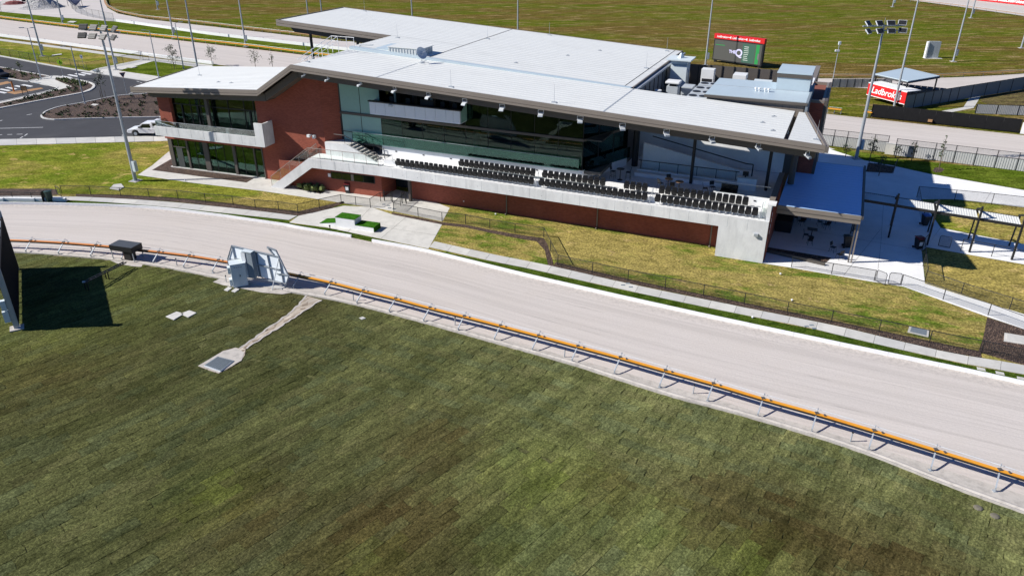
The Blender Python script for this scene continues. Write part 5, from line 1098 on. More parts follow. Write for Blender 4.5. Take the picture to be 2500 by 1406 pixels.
# drain with grate and channel
rc = random.Random(11); lft, rgt = [], []
for k in range(26):
    u = k/25; x0, y0, x1, y1 = 760+(584-760)*u, 726+(852-726)*u, 783+(598-783)*u, 734+(853-734)*u
    if u < .25: x0 -= 14*(.25-u)/.25; y0 -= 3*(.25-u)/.25
    lft.append((x0+rc.uniform(-2,2.5), y0+rc.uniform(-.8,.8))); rgt.append((x1+rc.uniform(-3,2), y1+rc.uniform(-.8,.8)))
CHAN = speck('sandy_channel', [(.1,(.16,.12,.085)),(.5,(.42,.36,.29)),(.9,(.55,.50,.43))], 5, dist=.03, bmp=.5)
tag(area('drain_channel', lft+[(575,850),(545,858),(515,877),(483,895),(508,905),(534,914),(560,900),(590,882),(598,868)]+rgt[::-1], .062, CHAN), kind='structure')
for nm, ed in (('channel_edge', lft), ('channel_edge', rgt)):
    tag(strip(nm, spline([at(*p) for p in ed], .5), offset(spline([at(*p) for p in ed], .5), .14), .075, APRON, 60), kind='structure')
tag(area('drain_surround', [(545,859),(484,895),(534,913),(590,882),(597,862),(577,851)], .072, APRON), kind='structure')
Pg = at(534,888); t = empty('drain_grate', Pg, 0, 'square steel drain grate set in pale concrete on the infield turf', 'grate'); q = [at(*p)-Pg+Vector((0,0,.075)) for p in ((500,895),(532,874),(571,884),(540,909))]
ob('frame', MB().path(q+[q[0]], .05), GALV, t); ob('pit', MB().ext(q, (0,0,.01)), SHADE, t)
for k in range(13): ob('bearing_bar', MB().bar(q[0].lerp(q[1],(k+.5)/13)+Vector((0,0,.04)), q[3].lerp(q[2],(k+.5)/13)+Vector((0,0,.04)), .03, .04), CABG, t)
for k in range(9): ob('cross_bar', MB().bar(q[0].lerp(q[3],(k+.5)/9)+Vector((0,0,.045)), q[1].lerp(q[2],(k+.5)/9)+Vector((0,0,.045)), .02, .03), CABG, t)
for i, (x, y, l) in enumerate(((2388,1239,'left'),(2429,1259,'right'))):
    t = tag(ob('stone', MB().lathe((0,0,0), [(.22,0),(.2,.03),(.12,.06),(.05,.065)], 9), mat('dull_stone', (.15,.135,.10), .95, .25, 6), None, at(x,y,.04)), f'{l} pale stone lying on the turf near the gutter', 'stone', 'stones on the turf')
for i, (x, y, l) in enumerate(((1905,671,'below the patio fence'),(1933,735,'behind the long low fence'),(1203,510,'by the brick wall, left'),(1210,525,'by the brick wall, right'),(452,443,'left of the stairs'),(1837,777,'on the track verge'))):
    t = empty('garden_spotlight', at(x,y,.01), 0, f'small white garden spotlight in the lawn {l}', 'spotlight', 'garden spotlights'); ob('stake', MB().tube((0,0,0),(0,0,.1),.04), GALV, t); ob('head', MB().lathe((0,0,.08), [(.08,0),(.09,.05),(.05,.08)], 10), WHITE, t)
for i, (x, y, l) in enumerate(((1521,697,'left trio, left'),(1533,693,'left trio, rear'),(1540,702,'left trio, right'),(1969,798,'right trio, left'),(1981,795,'right trio, rear'),(1988,803,'right trio, right'),(937,500,'entry, left'),(948,503,'entry, rear'),(951,509,'entry, front'),(962,511,'entry, right'))):
    tag(ob('valve_cover', MB().cbox((0,0,.045),(.3,.18,.03)), CABG, None, at(x,y)), f'small dark valve cover in the paving, {l}', 'valve cover', 'valve covers')
for i, (x, y, l) in enumerate(((2395,902,'left'),(2441,912,'middle'),(2493,925,'right'))):
    tag(ob('verge_lid', MB().ext([at(x-11,y-5)+Vector((0,0,.02)),at(x+9,y-1)+Vector((0,0,.02)),at(x+11,y+5)+Vector((0,0,.02)),at(x-9,y+1)+Vector((0,0,.02))],(0,0,.04)), PATHD), f'{l} grey service lid on the verge at the right end', 'service lid', 'service lids on the verge')

# ================================================================ LIGHT TOWERS AND STREET LIGHTS
def lamp_panel(p, sz=1.0):
    t = MB().box(-.45*sz,.45*sz,-.06,.06,-.32*sz,.32*sz); return t
def tower(px, py, h, label, heads=0, r0=.2, box=True, rz=0, hm=None, fan=14):
    t = empty('light_tower', at(px,py), rz, label, 'light tower', 'tall floodlight towers')
    ob('pole', MB().tube((0,0,.05),(0,0,h*.5),r0,r0*.78,12), GALV, t, smooth=False); ob('pole_top', MB().tube((0,0,h*.5),(0,0,h),r0*.74,r0*.5,12), GALV, t)
    ob('base_plate', MB().box(-.32,.32,-.32,.32,.03,.09), GALV, t); ob('footing', MB().box(-.5,.5,-.5,.5,0,.045), APRON, t)
    if box: ob('junction_box', MB().box(r0,r0+.32,-.2,.2,1.1,2.2), CABW if random.random() < .5 else GALV, t)
    for k in range(heads):
        x = (k//2-(heads/4-.5))*1.3; up_ = k%2; 
        hd = ob('floodlight', MB().box(-.42,.42,-.3,.3,-.05,.05), hm or GALVL, t); hd.location = (x,-.25-.35*(1-up_)+.1,h-.15+.75*(up_-.4)); hd.rotation_euler = (R(48),0,R((k//2-(heads/4-.5))*-fan))
        for j in range(3): ob('louvre', MB().box(-.37,.37,-.27+j*.18,-.12+j*.18,.051,.085), BLACK, hd)
    if heads: ob('crossarm', MB().bar((-heads*.3,0,h),(heads*.3,0,h),.14,.14).bar((-heads*.25,0,h-.5),(heads*.25,0,h-.5),.1,.1), GALV, t); ob('rod', MB().tube((0,0,h),(0,0,h+.8),.02), GALV, t)
    return t
tower(331,442,15.2,'tall floodlight tower on the left lawn in front of the wing', 8, rz=R(-20), hm=DARKT)
tower(2090,388,14.6,'tall floodlight tower beside the right end of the grandstand', 8, rz=R(8), fan=22)
for x, y, l in ((103.5,138,'on the rear lawn at the far left'),(283.5,171,'beside the driveway crossing'),(154,61,'on the green strip by the sand yard'),(424.5,93,'on the green strip, second from the yard'),(488,197,'just behind the low wing roof'),(600,114,'on the green strip behind the roof ridge'),(385.5,24,'in the far field behind the loop track'),(755,62,'behind the far left roof corner, left one'),(788,56,'behind the far left roof corner, right one'),(1008,70,'in the field behind the middle of the roof'),(1264,100,'in the field right of the middle of the roof'),(1722,160,'beside the big video screen'),(2182,264,'in front of the open shelter'),(2327,151,'beside the grey block in the far field'),(2370,45,'by the far right loop track'),(2493,118,'at the far right edge of the field'),(2179,18,'at the top of the far field')):
    tower(x,y,15.5,f'tall galvanised floodlight tower {l}', 8 if False else 0, .17)
def street(px, py, h, label, arms, rz=0):
    t = empty('street_light', at(px,py), rz, label, 'street light', 'car park street lights'); ob('pole', MB().tube((0,0,0),(0,0,h),.1,.06,10), GALV, t); ob('base', MB().tube((0,0,0),(0,0,.1),.2,n=10), GALV, t)
    for s_ in arms: a = ob('arm', MB().bar((0,0,h),(s_*.9,0,h+.08),.05,.05), GALV, t); ob('lamp', MB().box(min(s_*.6,s_*1.3),max(s_*.6,s_*1.3),-.14,.14,h+.04,h+.14), CABG, a)
street(100.8,194.5,8.2,'street light with two lamp arms in the planted bed',(-1,1)); street(208,254,8.2,'street light on the tip of the mulch island',(-1,),R(40)); street(388,190,7.6,'street light on the small triangular lawn',(-1,)); street(448.5,168.6,7.8,'street light near the small tree by the rear track',(1,),R(30))

# ================================================================ SIGNS, CAR, TREES
def text(s, size, m, parent, loc, rot, name='lettering', shear=0, ext=.01, align='CENTER', bold=0):
    cu = bpy.data.curves.new(name, 'FONT'); cu.body = s; cu.size = size; cu.extrude = ext; cu.align_x = align; cu.align_y = 'CENTER'; cu.shear = shear; cu.offset = bold
    tmp = bpy.data.objects.new(name, cu); COL.objects.link(tmp); dg = bpy.context.evaluated_depsgraph_get(); me = bpy.data.meshes.new_from_object(tmp.evaluated_get(dg)); bpy.data.objects.remove(tmp)
    me.materials.clear(); o = ob(name, me, m, parent); o.location = loc; o.rotation_euler = rot; return o
# LED screen
A, B = at(1738,151), at(1857,168); d = B-A; Ls = d.length
t = empty('video_screen', A, math.atan2(d.y,d.x), 'large outdoor video screen with red advertising strip on top', 'screen')
ob('housing', MB().box(0,Ls,0,.7,.35,4.2), BLACK, t); ob('display', MB().box(.2,Ls-.25,-.03,.0,.55,4.0), emis('video_display', (.10,.10,.09), .5), t)
ob('advert_strip', MB().box(-.05,Ls+.05,-.06,.76,4.22,5.05), RED, t)
ob('leg', MB().box(.3,.7,.1,.6,0,.35), BLACK, t); ob('leg', MB().box(Ls-.7,Ls-.3,.1,.6,0,.35), BLACK, t)
for x in (1.6,4.75,8.0): text('Ladbrokes', .52, WTXT, t, (x,-.075,4.62), (R(90),0,0), shear=.25, bold=.012)
for x in (3.25,6.45): ob('emblem', MB().ext([(x-.3,-.07,4.62),(x+.15,-.07,4.85),(x+.15,-.07,4.4)], (0,-.01,0)).box(x-.45,x-.3,-.08,-.07,4.55,4.7), WTXT, t)
LIT = emis('display_lavender', (.62,.60,.85), .8); LITG = emis('display_green', (.02,.30,.07), .6); LITD = emis('display_dark_green', (.05,.13,.09), .6); LITW = emis('display_white', (.6,.66,.6), .7)
text('THE', .75, LIT, t, (3.95,-.04,2.2), (R(90),0,0), bold=.02); text('Q', 1.75, LIT, t, (5.25,-.04,2.1), (R(90),0,0), bold=.05)
ob('display_panel', MB().box(5.9,8.3,-.037,-.031,.6,3.9), LITD, t); ob('display_panel', MB().box(8.5,9.15,-.037,-.031,.6,3.95), LITG, t)
ob('display_panel', MB().ext([(8.9,-.04,1.6),(9.22,-.04,1.3),(9.22,-.04,2.4),(8.95,-.04,2.5)], (0,-.004,0)), emis('display_grey', (.2,.2,.2), .5), t)
for k in range(8): ob('display_text_line', MB().box(6.2,6.9+.25*random.random(),-.044,-.038,1.0+k*.33,1.1+k*.33), LITW, t)
ob('display_text_line', MB().box(.4,2.3,-.036,-.031,3.1,3.22), LITG, t); ob('display_text_line', MB().box(.4,2.0,-.036,-.031,3.55,3.62), LITD, t)
# Ladbrokes wall, shelter and panel walls
A, B = Vector((53.4,115.9,0)), Vector((57.2,110.2,0)); A = at(2114,243); B = at(2206,268); d = B-A; Ls = d.length
t = empty('advertising_wall', A, math.atan2(d.y,d.x), 'red advertising board with white lettering under the open shelter', 'sign')
ob('board', MB().box(0,Ls,-.1,.1,.75,2.45), RED, t); ob('border', MB().box(-.03,Ls+.03,-.13,-.1,2.42,2.5).box(-.03,Ls+.03,-.13,-.1,.7,.78), WTXT, t); ob('cap', MB().box(0,Ls,-.05,2.6,2.46,2.54), WHITE, t)
text('Ladbrokes', 1.3, WTXT, t, (Ls*.5,-.12,1.6), (R(90),0,0), shear=.2, bold=.015)
for x in (.2,Ls-.1): ob('post', MB().box(x-.06,x+.06,-.06,.06,0,.75), DARKT, t)
corners = [at(2135,181,3.5), at(2210,166,3.5), at(2295,186,3.5), at(2217,199,3.5)]; ctr = sum(corners, Vector())/4; ctr.z = 0
t = empty('open_shelter', ctr, 0, 'open shelter with flat pale blue roof on dark posts', 'shelter')
ob('roof', MB().ext([c-ctr+Vector((0,0,-.1)) for c in corners], (0,0,.12)), ROOFB, t); ob('edge_beam', MB().path([c-ctr+Vector((0,0,-.22)) for c in corners+corners[:1]], .12), BLACK, t)
for c in corners: q = (c-ctr)*.93; ob('post', MB().box(q.x-.08,q.x+.08,q.y-.08,q.y+.08,0,3.3), BLACK, t)
Pb = at(2236,236); t = empty('starting_boxes', Pb, R(-33), 'row of dark blue starting boxes under the open shelter', 'starting boxes')
for k in range(8): bx = ob('box', MB().box(k*.85-3,k*.85-3+.78,-.6,.6,.1,1.3), CORRD, t); ob('lid', MB().ext([(k*.85-3,-.65,1.31),(k*.85-2.2,-.65,1.31),(k*.85-2.2,.6,1.5),(k*.85-3,.6,1.5)], (0,0,.05)), BLACK, bx)
def panel_wall(p, q, h, n, label, m=CORRD, ribs=0, post=BLACK, name='panel_wall', cat='wall', top=0, lean=0):
    P, Q = at(*p), at(*q); d = Q-P; t = empty(name, P, math.atan2(d.y,d.x), label, cat); L = d.length/n
    for k in range(n):
        b_ = MB().box(k*L+.03,(k+1)*L-.03,-.03,.03,.05,h)
        if ribs:
            for j in range(ribs): x = k*L+.05+(L-.1)*(j+.5)/ribs; b_.box(x-L/ribs*.22,x+L/ribs*.22,-.06,-.03,.06,h-.01)
        ob('panel', b_, m, t)
        if top: ob('mesh_panel', MB().quad((k*L,0,h),((k+1)*L,0,h),((k+1)*L,0,h+top),(k*L,0,h+top)), CHAINL, t)
    for k in range(n+1): ob('post', MB().box(k*L-.035,k*L+.035,-.07,.07,0,h+top+.03), post, t)
    ob('top_rail', MB().bar((0,0,h+.02),(d.length,0,h+.02),.07,.06), post, t)
    if top: ob('upper_rail', MB().tube((0,0,h+top),(d.length,0,h+top),.025), post, t)
    return t
panel_wall((2206,268),(2335,246),2.0,6,'dark grey panel wall running right from the red advertising board'); panel_wall((2335,246),(2640,196),2.0,10,'long blue grey panel wall along the far loop track')
panel_wall((2000,354),(2163,373),1.25,5,'ribbed grey steel fence left of the pale fence pier',CORR,8,top=.75,name='steel_fence',cat='fence')
panel_wall((2182,380),(2640,437),1.3,9,'ribbed grey steel fence right of the pale fence pier',CORR,8,top=.7,name='steel_fence',cat='fence')
t = empty('fence_pier', at(2172,377), R(-28), 'pale concrete pier between the two ribbed steel fences', 'pier'); ob('body', MB().box(-.55,.55,-.1,.1,0,1.25), PATH, t); ob('cap', MB().box(-.58,.58,-.13,.13,1.25,1.3), KERB, t)
panel_wall((2030,214),(2174,214),1.3,8,'ribbed dark fence behind the red advertising board',CORR,10,name='steel_fence',cat='fence'); panel_wall((2380,278),(2640,288),1.3,5,'low ribbed grey fence behind the black shade fence',CORR,12,name='steel_fence',cat='fence')
P, Q = at(2125,287), at(2487,326); d = Q-P; t = empty('shade_fence', P, math.atan2(d.y,d.x), 'long black shade cloth fence leaning over the inner rail of the rear track', 'fence'); Ls = d.length
for k in range(9): ob('cloth_and_shadow_panel', MB().ext([(k*Ls/9+.01,0,.12),((k+1)*Ls/9-.01,0,.12),((k+1)*Ls/9-.01,.1,1.8),(k*Ls/9+.01,.1,1.8)], (0,.02,0)), SHADE, t)  # black sheet carried down past the cloth to stand for the shadow beneath
for k in range(10): ob('post', MB().tube((k*Ls/9,.1,0),(k*Ls/9,.1,1.78),.04), BLACK, t)
ob('end_panel', MB().ext([(0,0,.3),(-.05,.9,.3),(-.05,.9,1.9),(0,0,1.75)], (-.02,0,0)), SHADE, t); ob('white_end_board', MB().box(Ls+.1,Ls+1.6,-.35,-.25,.05,1.5), WHITE, t)
ob('lure_box', MB().box(Ls*.4,Ls*.43,-.3,-.05,.3,.6), TAN, t)
def simple_rail(name, px, label, m=ORANGE, z=.7, posts=True, every=1, wd=.16):
    P = [at(*p) for p in px]; t = empty(name, P[0], 0, label, 'rail'); Q = spline([p-P[0] for p in P], 3)
    ob('orange_beam', ribbon(Q, -wd/2, wd/2, z-.08, z), m, t); ob('running_wire', MB().path([q+Vector((0,0,z+.1)) for q in offset(Q,.35)], .025, 5), GALVL, t)
    s_ = MB(); L = 0
    for q in Q[::every]: ob('support', MB().bar(q-Vector((0,0,0)), q+Vector((0,0,z-.08)), .06, .06), GALV, t)
rearrail = [(-120,32),(0,48),(202,73),(420,98),(600,118),(752,137)]
rearrail += [(1000,165)]
simple_rail('lure_rail', rearrail, 'orange lure rail along the straight rear track', wd=.5)
simple_rail('lure_rail', [(255,-6),(257,8),(262,19),(275,27),(288,33.5),(319,40.5),(360,47.5),(480,60),(600,74.5),(760,93),(1000,120)], 'curved orange rail of the far left loop track', TAN, wd=.5)
simple_rail('lure_rail', [(1940,190),(2000,190.5),(2080,191),(2180,191),(2300,189.6),(2400,185),(2500,179.5),(2640,168)], 'rust orange rail of the side loop track', TAN, z=.45, wd=.35)
simple_rail('lure_rail', [(2020,276),(2052,280)], 'short orange rail end right of the brick block', wd=.5); simple_rail('lure_rail', [(2108,284),(2128,287)], 'short orange rail end left of the shade fence', wd=.5)
simple_rail('lure_rail', [(2200,3),(2320,16.5),(2500,42),(2640,62)], 'thin orange rail of the far right loop track', TAN, wd=.3)
def white_kerb(px, label, h=.55):
    P = [at(*p) for p in px]; t = empty('track_edge_board', P[0], 0, label, 'barrier'); Q = spline([p-P[0] for p in P], 3)
    for k in range(0,len(Q)-1,2): ob('board', ribbon(Q[k:k+3], 0, .15, 0, h), WHITE, t); ob('stake', MB().box(Q[k].x-.06,Q[k].x+.06,Q[k].y+.1,Q[k].y+.25,0,h+.1), GALV, t)
white_kerb([(-100,76),(0,90),(110,104),(218,119),(330,133),(417,145.5),(520,158.5)], 'white boards along the outside of the rear straight track', .6)
white_kerb([(279,53),(345,61.5),(417,72),(510,85.5),(620,98.5),(752,113.5),(1000,143)], 'white boards along the inner loop track behind the green strip', .6)
# red banner fence far right
P, Q = at(2374,1), at(2640,30); d = Q-P; t = empty('banner_fence', P, math.atan2(d.y,d.x), 'red advertising banner fence along the far right loop track', 'fence'); Ls = d.length
for k in range(6):
    ob('banner', MB().box(k*Ls/6+.02,(k+1)*Ls/6-.02,-.03,.03,.1,1.75), RED, t); text('Ladbrokes', 1.3, WTXT, t, ((k+.45)*Ls/6,-.05,.95), (R(90),0,0), shear=.2, bold=.03); ob('post', MB().box(k*Ls/6-.04,k*Ls/6+.04,-.04,.06,0,1.8), BLACK, t)
# far grey block, camera mast
t = empty('equipment_block', at(2274,143), R(-8), 'pale grey upright equipment block in the far field', 'block'); ob('front', MB().box(-1.1,1.1,-.05,.05,.05,3.1), GALV, t); ob('body', MB().box(-1.05,1.05,.06,.6,.05,3.05), CABW, t); ob('side', MB().box(-1.35,-1.1,-.3,.5,.05,3.0), WHITE, t); ob('pad', MB().box(-1.4,1.8,-.6,.8,0,.05), PATH, t)
t = empty('camera_mast', at(2033,196), 0, 'slim mast with white cameras behind the brick block', 'mast'); ob('pole', MB().tube((0,0,0),(0,0,6.2),.07,.05), GALV, t); ob('camera', MB().box(-.5,.2,-.12,.12,4.6,4.9), WHITE, t); ob('top_box', MB().box(-.15,.2,-.15,.15,5.7,6.2), CABW, t)
# give way and crossing signs, tan bollards
t = empty('give_way_sign', at(310,231), R(35), 'triangular give way sign on a thin post by the mulch island', 'sign'); ob('post', MB().tube((0,0,0),(0,0,3.0),.035), GALV, t); ob('plate', MB().ext([(-.42,-.04,3.3),(.42,-.04,3.3),(0,-.04,2.55)], (0,-.02,0)), mat('sign_grey', (.16,.16,.17), .5, .05, 3), t); ob('border', MB().path([(-.42,-.065,3.3),(.42,-.065,3.3),(0,-.065,2.55),(-.42,-.065,3.3)], .03), RED, t)
t = empty('crossing_sign', at(157,195), 0, 'round lime pedestrian crossing sign on a thin post', 'sign'); ob('post', MB().tube((0,0,0),(0,0,2.6),.03), GALV, t); ob('disc', MB().tube((0,-.03,2.85),(0,-.05,2.85),.45,n=20), mat('lime_sign', (.45,.75,.02), .5, .05, 3), t); ob('figure', MB().path([(-.16,-.06,2.6),(0,-.06,3.0),(.18,-.06,2.62)], .04).tube((0,-.06,3.02),(0,-.075,3.08),.06), BLACK, t)
t = empty('bollard', at(34.5,224), 0, 'orange timber coloured bollard beside the car park crossing', 'bollard'); ob('post', MB().tube((0,0,0),(0,0,1.6),.12,n=10), ORANGE_OLD, t); ob('cap', MB().tube((0,0,1.6),(0,0,1.66),.13,n=10), DARKT, t)
t = empty('disabled_sign', at(64,236), 0, 'small yellow framed sign on two posts beside the path', 'sign'); ob('posts', MB().tube((-.4,0,0),(-.4,0,1.5),.04).tube((.4,0,0),(.4,0,1.5),.04), BLACK, t); ob('plate', MB().box(-.45,.45,-.05,-.02,.9,1.6), TAN, t); ob('border', MB().path([(-.45,-.06,.9),(.45,-.06,.9),(.45,-.06,1.6),(-.45,-.06,1.6),(-.45,-.06,.9)], .03), BLACK, t)
t = empty('speed_sign', at(206,170), 0, 'small white road sign behind the rear fence', 'sign'); ob('post', MB().tube((0,0,0),(0,0,2.4),.03), GALV, t); ob('plate', MB().box(-.22,.22,-.04,-.02,1.9,2.5), WTXT, t); ob('symbol', MB().box(-.06,.06,-.05,-.04,2.05,2.35), BLACK, t)
for q, l in ((((128,136),(150,133),(152,135),(126,138)),'left of the street light on the rear lawn'),(((305,166),(320,163.5),(336,165),(322,168)),'on the small triangular lawn'),(((222,259),(228,255.5),(242,257),(234,260)),'on the mulch island'),(((164,56),(172,53),(188,54),(180,57)),'on the green strip by the sand yard')):
    tag(ob('pit_lid', MB().ext([at(*p)+Vector((0,0,.07)) for p in q], (0,0,.05)), PATH), f'pale concrete pit lid {l}', 'pit lid', 'pit lids around the car park')
for q, l in ((((224,174.5),(230,172.5),(245,174),(238,178)),'at the driveway crossing'),(((80,204),(88,202),(101,204),(93,207)),'beside the planted bed')):
    tag(area('tactile_pad', q, .09, CABG, None), f'grey tactile paving pad {l}', 'tactile pad', 'tactile pads')
# gravel heap, dark red tarp, dark shade tent in the yard
t = empty('gravel_heap', at(104,19), 0, 'big heap of pale gravel in the sand yard', 'heap'); m = MB(); n = 18
for k, (rr, zz) in enumerate(((5.2,0),(4.2,.9),(3.0,2.0),(1.6,3.0),(.4,3.6))):
    for i in range(n): a = 6.283*i/n; f = 1+random.uniform(-.12,.12); m.v.append((rr*f*math.cos(a)*1.1, rr*f*math.sin(a)*.8, zz*random.uniform(.9,1.1)))
m.f = [(k*n+i,k*n+(i+1)%n,(k+1)*n+(i+1)%n,(k+1)*n+i) for k in range(4) for i in range(n)]+[tuple(range(4*n,5*n))]; ob('heap', m, GRAVEL, t); ob('toe', MB().lathe((0,0,0), [(6.2,0),(5.6,.15),(5,.2)], 16), GRAVEL, t)
t = empty('red_tarp_pile', at(37,10), 0, 'dark red tarpaulin pile in the sand yard', 'pile'); m = MB()
for k, (rr, zz) in enumerate(((1,0),(.8,.5),(.4,.8),(.1,.85))):
    for i in range(12): a = 6.283*i/12; f = random.uniform(.85,1.15); m.v.append((3.2*rr*f*math.cos(a),1.4*rr*f*math.sin(a),zz*random.uniform(.8,1.2)))
m.f = [(k*12+i,k*12+(i+1)%12,(k+1)*12+(i+1)%12,(k+1)*12+i) for k in range(3) for i in range(12)]+[tuple(range(36,48))]; ob('tarp', m, REDSOIL, t); ob('edge', MB().lathe((0,0,0), [(3.3,0),(3.2,.1),(2,.12)], 12), REDSOIL, t)
t = empty('loader', at(66,4), R(20), 'small dark loader parked behind the gravel heap', 'loader'); ob('body', MB().box(-1.2,1.2,-.6,.6,.6,1.6), BLACK, t, bevel=.1); ob('cab', MB().box(-.4,.6,-.5,.5,1.6,2.4), BLACK, t)
for x in (-.8,.8): ob('wheel', MB().tube((x,-.75,.5),(x,.75,.5),.5,n=14), TYRE, t)
q = [at(163,0,1.8),at(198,1,1.6),(at(185,16,.8)),at(176,12,1.2)]; c0_ = q[0].copy(); c0_.z = 0
t = empty('shade_sail', c0_, 0, 'dark blue shade sail at the top of the sand yard', 'shade sail'); ob('sail', MB().ext([p-c0_ for p in q], (0,0,.03)), mat('navy_cloth', (.012,.02,.06), .8, .15, 1), t)
for p in q: v_ = p-c0_; ob('post', MB().tube((v_.x,v_.y,0),v_,.06), BLACK, t)
# utility vehicle
t = empty('utility_vehicle', at(370,329.5), R(180)+R(-3), 'white utility vehicle with canopy parked by the wing', 'car')
def side(pts, w0, w1, name, m, par=None, bev=.05): return ob(name, MB().ext([(x,-w0/2,z) for x,z in pts], (0,w0,0)), m, par or t, bevel=bev)
body = side([(2.55,.42),(2.6,.62),(2.5,.86),(1.35,1.02),(1.2,1.06),(-2.55,1.06),(-2.6,.5),(-1.9,.45),(-1.75,.75),(-1.4,.85),(-1.05,.75),(-.9,.42),(1.05,.42),(1.2,.75),(1.55,.85),(1.9,.75),(2.05,.42)],1.82,0,'body',CARW)
side([(1.3,1.04),(.55,1.66),(-.55,1.7),(-.6,1.04)],1.6,0,'cab',CARW); side([(-.62,1.06),(-.62,1.86),(-2.5,1.86),(-2.55,1.06)],1.75,0,'canopy',CARW)
wn = side([(1.22,1.08),(.56,1.6),(.45,1.6),(1.05,1.08)],1.5,0,'windscreen',CARG,bev=0); wn.location.x = .06
for s_ in (-1,1):
    ob('side_window', MB().ext([(.98,s_*.79,1.1),(.45,s_*.79,1.56),(-.45,s_*.79,1.58),(-.48,s_*.79,1.1)], (0,s_*.025,0)), CARG, t); ob('canopy_window', MB().box(-2.3,-.85,min(s_*.86,s_*.885),max(s_*.86,s_*.885),1.35,1.7), CARG, t)
    ob('headlight', MB().box(2.38,2.56,min(s_*.55,s_*.88),max(s_*.55,s_*.88),.66,.82), GALVL, t); ob('mirror', MB().box(.85,1.0,min(s_*.85,s_*1.05),max(s_*.85,s_*1.05),1.1,1.28), BLACK, t)
    for x in (1.55,-1.4): w_ = ob('wheel', MB().tube((x,s_*.68,.37),(x,s_*.92,.37),.37,n=20), TYRE, t); ob('rim', MB().tube((x,s_*.921,.37),(x,s_*.935,.37),.22,n=14), GALV, w_)
    ob('door_handle', MB().box(-.35,-.2,min(s_*.915,s_*.94),max(s_*.915,s_*.94),.92,.96), BLACK, t)
ob('bumper', MB().box(2.45,2.68,-.85,.85,.38,.6), BLACK, t, bevel=.04); ob('grille', MB().box(2.55,2.6,-.5,.5,.62,.8), BLACK, t)
# parked car nose at the far left edge
t = empty('parked_car', at(-8,190), R(-20), 'dark car at the left edge beside the planted bed', 'car'); ob('body', MB().ext([(-2.1,-.85,.3),(2.1,-.85,.3),(2.15,-.85,.75),(1.2,-.85,.9),(.6,-.85,1.4),(-1.2,-.85,1.45),(-2.1,-.85,.95)], (0,1.7,0)), BLACK, t, bevel=.08)
for x in (-1.3,1.3):
    for s_ in (-1,1): ob('wheel', MB().tube((x,s_*.7,.32),(x,s_*.88,.32),.32,n=14), TYRE, t)
ob('window', MB().ext([(1.1,-.87,.92),(.58,-.87,1.34),(-1.1,-.87,1.38),(-1.6,-.87,.98)], (0,1.74,0)), CARG, t)
# young trees
def sapling(p, h, label, leaf, n=150, spread=.9, stakes=False, crown0=.45):
    t = empty('young_tree', p, random.uniform(0,6), label, 'tree', 'young trees'); rnd_ = random.Random(int(p.x*7+p.y*13)); tr = MB(); cr = MB(); tr.tube((0,0,0),(0,0,h*.55),.05,.035,7); tr.tube((0,0,h*.55),(.05,0,h*.93),.035,.012,6); ends = []
    for k in range(11):
        z0 = h*(crown0-.08+.5*k/11); an = rnd_.uniform(0,6.28); l = spread*rnd_.uniform(.5,1)*(1.1-.5*k/11); e = Vector((math.cos(an)*l,math.sin(an)*l,z0+l*rnd_.uniform(.3,.8))); tr.tube((0,0,z0),e,.018,.006,5); ends += [e, e*.7+Vector((0,0,z0))*.3]
    ends.append(Vector((.05,0,h*.95)))
    for k in range(n):
        e = rnd_.choice(ends)+Vector((rnd_.gauss(0,.16),rnd_.gauss(0,.16),rnd_.gauss(0,.16)))*spread*1.1; a = Vector((rnd_.uniform(-1,1),rnd_.uniform(-1,1),rnd_.uniform(-1,1))).normalized()*rnd_.uniform(.07,.15); b = a.cross(Vector((rnd_.uniform(-1,1),rnd_.uniform(-1,1),.6))).normalized()*.055; cr.quad(e-a, e+b, e+a, e-b)
    ob('trunk', tr, BARK, t); ob('crown', cr, leaf, t)
    if stakes:
        for k in range(3): an = k*2.1; ob('stake', MB().tube((.45*math.cos(an),.45*math.sin(an),0),(.42*math.cos(an),.42*math.sin(an),1.3),.03), BARK, t)
    return t
sapling(at(426,169.5),4.2,'young tree with pale airy crown on the small triangular lawn',LEAF,420,1.2,True); sapling(at(519,162),3.6,'sparse young tree just behind the wing roof',LEAF,280,1.2); sapling(at(625,172),3.4,'low twiggy young tree behind the wing roof, left of the smallest',LEAF,190,1.2); sapling(at(667,174),3.3,'smallest twiggy young tree behind the wing roof',LEAF,90,.5)
sapling(at(252,243),4.3,'staked dark leaved young tree on the mulch island',LEAFD,260,1.0,True,.55); sapling(at(2122,396),2.9,'dark shaded young tree by the ribbed steel fence',LEAFD,150,.6); sapling(at(2064,384),1.4,'low dark young tree beside the floodlight tower',LEAFD,90,.6)
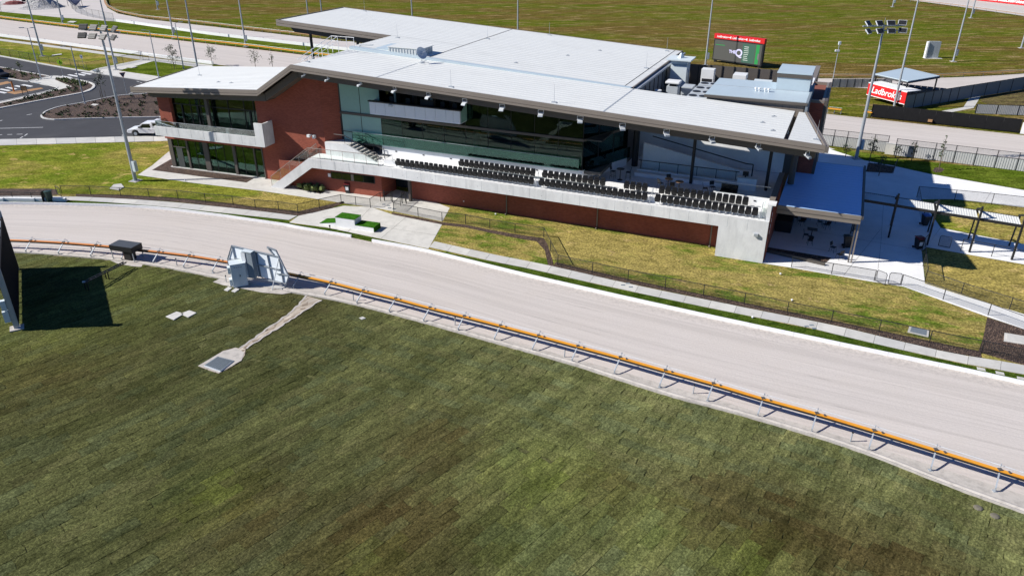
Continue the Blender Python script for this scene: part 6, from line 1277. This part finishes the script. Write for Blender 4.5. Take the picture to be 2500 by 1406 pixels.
sapling(at(2291,416),4.0,'thin bare young tree with mulch ring on the right lawn',LEAF,110,.35); sapling(at(2186,385),1.4,'small shrub like young tree at the pale fence pier',LEAFD,60,.5); sapling(at(2225,393),2.2,'young tree in the shade of the ribbed fence',LEAFD,90,.5); sapling(at(2145,430),2.6,'young tree in the fenced dark bed behind the patio',LEAFD,80,.5)
area('tree_mulch_ring', [(2276,418),(2283,410),(2297,410),(2306,415),(2298,421),(2284,422)], Z*8, MULCH)
area('shaded_bed', [(2113,420),(2122,398),(2186,408),(2178,424)], Z*8, MULCH)
sapling(at(51,176),1.8,'yellowish shrub standing out of the planted bed',LEAFY,110,.6); sapling(at(3,29),2.6,'grey twiggy tree at the left edge of the yard',LEAF,60,.8)
rs = random.Random(5)
for i, (poly, n, leaf, l) in enumerate(((ISL3,70,LEAFY,'green ground cover tufts in the upper planted bed'),([(134,196),(158,193.5),(216,206),(200,213),(150,203)],60,LEAFY,'green ground cover tufts in the nose of the path island'),(ISL1,110,LEAF,'sparse dry tufts across the mulch island'),([(0,262),(101,243),(200,225),(180,212),(60,240)],60,LEAF,'tufts along the narrow mulch strip'))):
    P = [at(*p) for p in poly]; m = MB(); xs = [p.x for p in P]; ys = [p.y for p in P]; k = 0; tries = 0
    while k < n and tries < 6000:
        tries += 1; x, y = rs.uniform(min(xs),max(xs)), rs.uniform(min(ys),max(ys)); ins = False
        for a, b in zip(P, P[1:]+P[:1]):
            if (a.y > y) != (b.y > y) and x < (b.x-a.x)*(y-a.y)/(b.y-a.y)+a.x: ins = not ins
        if not ins: continue
        k += 1
        for j in range(9):
            an = rs.uniform(0,6.28); d_ = Vector((math.cos(an),math.sin(an),0))*rs.uniform(.15,.38); s_ = Vector((-d_.y,d_.x,0)).normalized()*.06; c = Vector((x,y,.08)); hh = rs.uniform(.12,.4); m.quad(c+s_, c+d_*.6+Vector((0,0,hh)), c+d_+Vector((0,0,hh*.7)), c-s_)
    tag(ob('ground_cover', m, leaf, fix=False), l, 'plants', kind='stuff')
